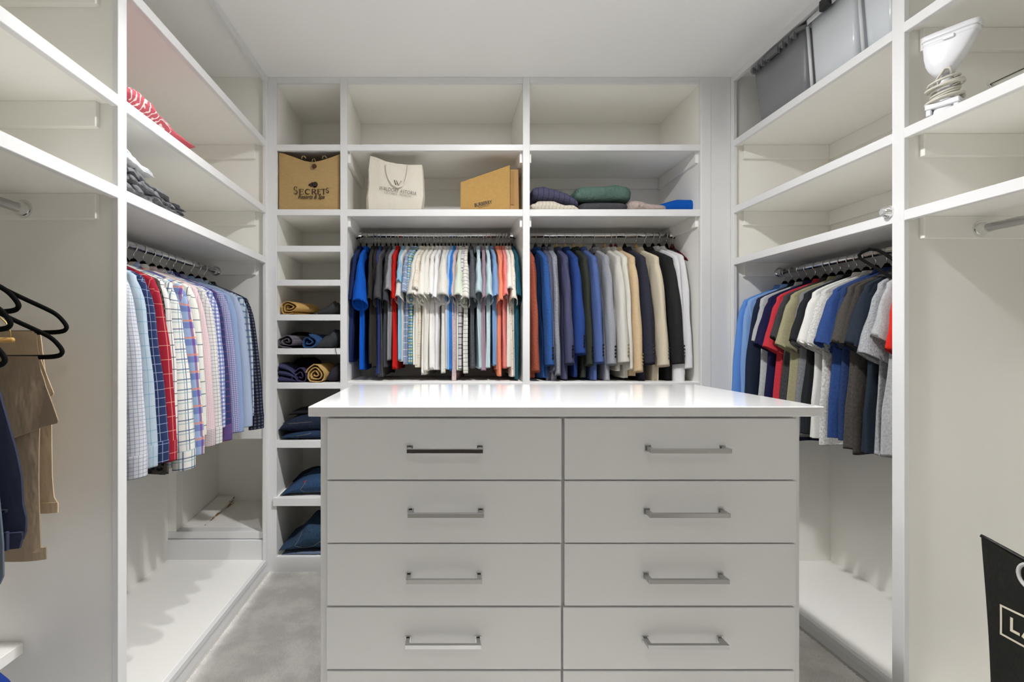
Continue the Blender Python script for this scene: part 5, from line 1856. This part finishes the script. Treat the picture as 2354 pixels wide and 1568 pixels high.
# chrome valet rod mount on the right post
vz = H + .413
vy = 1.674
vr = thing('valet_rod', (XR, vy, vz), 'round chrome valet rod end mounted beside the right post', 'hook')
part(vr, 'base_plate', MB().disc((XR, vy, vz), (-1, 0, 0), .0205, .006, 32, .0195), CHROME)
part(vr, 'barrel', MB().disc((XR - .006, vy, vz), (-1, 0, 0), .0175, .012, 32, .014), CHROME)
part(vr, 'end_cap', MB().disc((XR - .018, vy, vz), (-1, 0, 0), .0095, .006, 24, .0085), plain('satin_cap', '#d8d8d6', .4, .5))

# ------------------------------------------------------------------ black bag, lower right
BAGM = NT('black_nylon')
BAGM.base(lin('#141512'))
BAGM.b.inputs['Roughness'].default_value = .5
BAGM.bump(BAGM.noise(9, 4, .6), .5, .02)
BAGM = BAGM.m
zdk = Z_(1289)
bx = XR + .014
bgb = thing('shopping_bag', (bx + .06, 1.22, zdk), 'black shopping bag with cream boxed letters leaning in the right bay', 'bag')


def bagp(u, v, s):
    """u along the bag (far to near), v up; s=0 aisle side, 1 wall side"""
    ya = 1.40 - .013 * math.sin(v * PI) - .03 * (1 - v) ** 2
    yb = 1.02
    y = ya + (yb - ya) * u
    z = zdk + .001 + (H - .522 - zdk - .035 * math.sin(u * PI * .9) * v) * v
    e = math.sin(PI * min(1, max(0, u))) ** .35
    thick = (.028 + .05 * (1 - v)) * e * (1 - .75 * v ** 6)
    x = bx + (.004 + 2 * thick if s > .7 else (thick if s > .3 else 0) - .010 * e * (1 - v)) + .006 * noise.noise((u * 3, v * 4, s * 3 + 1)) * e
    return (x, y, z)


mb = MB()
mb.grid(lambda u, v: bagp(1 - u, v, 0), 26, 26)
mb.grid(lambda u, v: bagp(u, v, 1), 26, 26)
mb.grid(lambda u, v: bagp(u, 0, 1 if v > .5 else 0), 26, 1)
part(bgb, 'body', mb, BAGM, smooth=True)
part(bgb, 'top_seam', MB().tube([bagp(k / 20, 1.0, 0.5) for k in range(21)], .0045, 6), BAGM, smooth=True)
rc = Vector(bagp(.325, .95, 0)) + Vector((-.012, 0, 0))
part(bgb, 'ring', MB().tube([(rc.x - .002 * math.sin(q), rc.y - .004 + .026 * math.cos(q), rc.z + .03 * math.sin(q)) for q in [2 * PI * k / 24 for k in range(24)]], .0045, 8, closed=True), plain('clear_white_ring', '#c9cac8', .3), smooth=True)
CREAM = plain('cream_print', '#d8d0bb', .7)
# letters and frame follow the aisle side of the bag
from mathutils.bvhtree import BVHTree
_bv = BVHTree.FromPolygons([tuple(v) for v in mb.v], mb.f)


def on_bag(y, z):
    h = _bv.ray_cast(Vector((bx - .3, y, z)), Vector((1, 0, 0)))
    return (h[0].x if h[0] is not None else bx) - .0012


def bag_bar(mb, y0, z0, y1, z1, wd, n=10):
    d = Vector((y1 - y0, z1 - z0))
    d.normalize()
    q = Vector((-d.y, d.x)) * wd / 2
    verts, faces = [], []
    for k in range(n + 1):
        t = k / n
        y, z = y0 + (y1 - y0) * t, z0 + (z1 - z0) * t
        for s_ in (1, -1):
            yy, zz = y + q.x * s_, z + q.y * s_
            verts.append((on_bag(yy, zz), yy, zz))
    for k in range(n):
        faces.append((2 * k, 2 * k + 1, 2 * k + 3, 2 * k + 2))
    mb.add(verts, faces)


yb0 = F * (bx - .004) / (2300 - VX)
zt0, zb0 = Z_(1392, yb0), Z_(1457, yb0)
mb = MB()
yb1 = yb0 - .24
bag_bar(mb, yb0, zt0, yb1, zt0, .0052, 20)
bag_bar(mb, yb0, zb0, yb1, zb0, .0052, 20)
bag_bar(mb, yb0, zb0 - .0026, yb0, zt0 + .0026, .0052)
bag_bar(mb, yb1, zb0 - .0026, yb1, zt0 + .0026, .0052)
part(bgb, 'letter_frame', mb, CREAM)
mb = MB()
hh = zt0 - zb0
lz0, lz1 = zb0 + hh * .27, zb0 + hh * .76
ly = yb0 - .026
bag_bar(mb, ly, lz0, ly, lz1, .007)
bag_bar(mb, ly + .0035, lz0 + .0035, ly - .020, lz0 + .0035, .007)
la = ly - .027
bag_bar(mb, la, lz0, la - .016, lz1, .007)
bag_bar(mb, la - .016, lz1, la - .032, lz0, .007)
bag_bar(mb, la - .006, lz0 + .012, la - .026, lz0 + .012, .006)
part(bgb, 'lettering', mb, CREAM)

# blue cloth on the deck at the lower left edge
y = 1.12
xb_ = X_(8, y)
single('folded_cloth', slab_mb(xb_ - .24, xb_, .98, 1.2, Z_(1284), lambda u: Z_(1535, 1.1) - Z_(1284), nx=16, ny=14, wr=.006, seed=55, ws=9, p=3), fabric('#1d3a8a'), 'bright blue cloth heaped under the low left shelf', 'cloth', smooth=True)
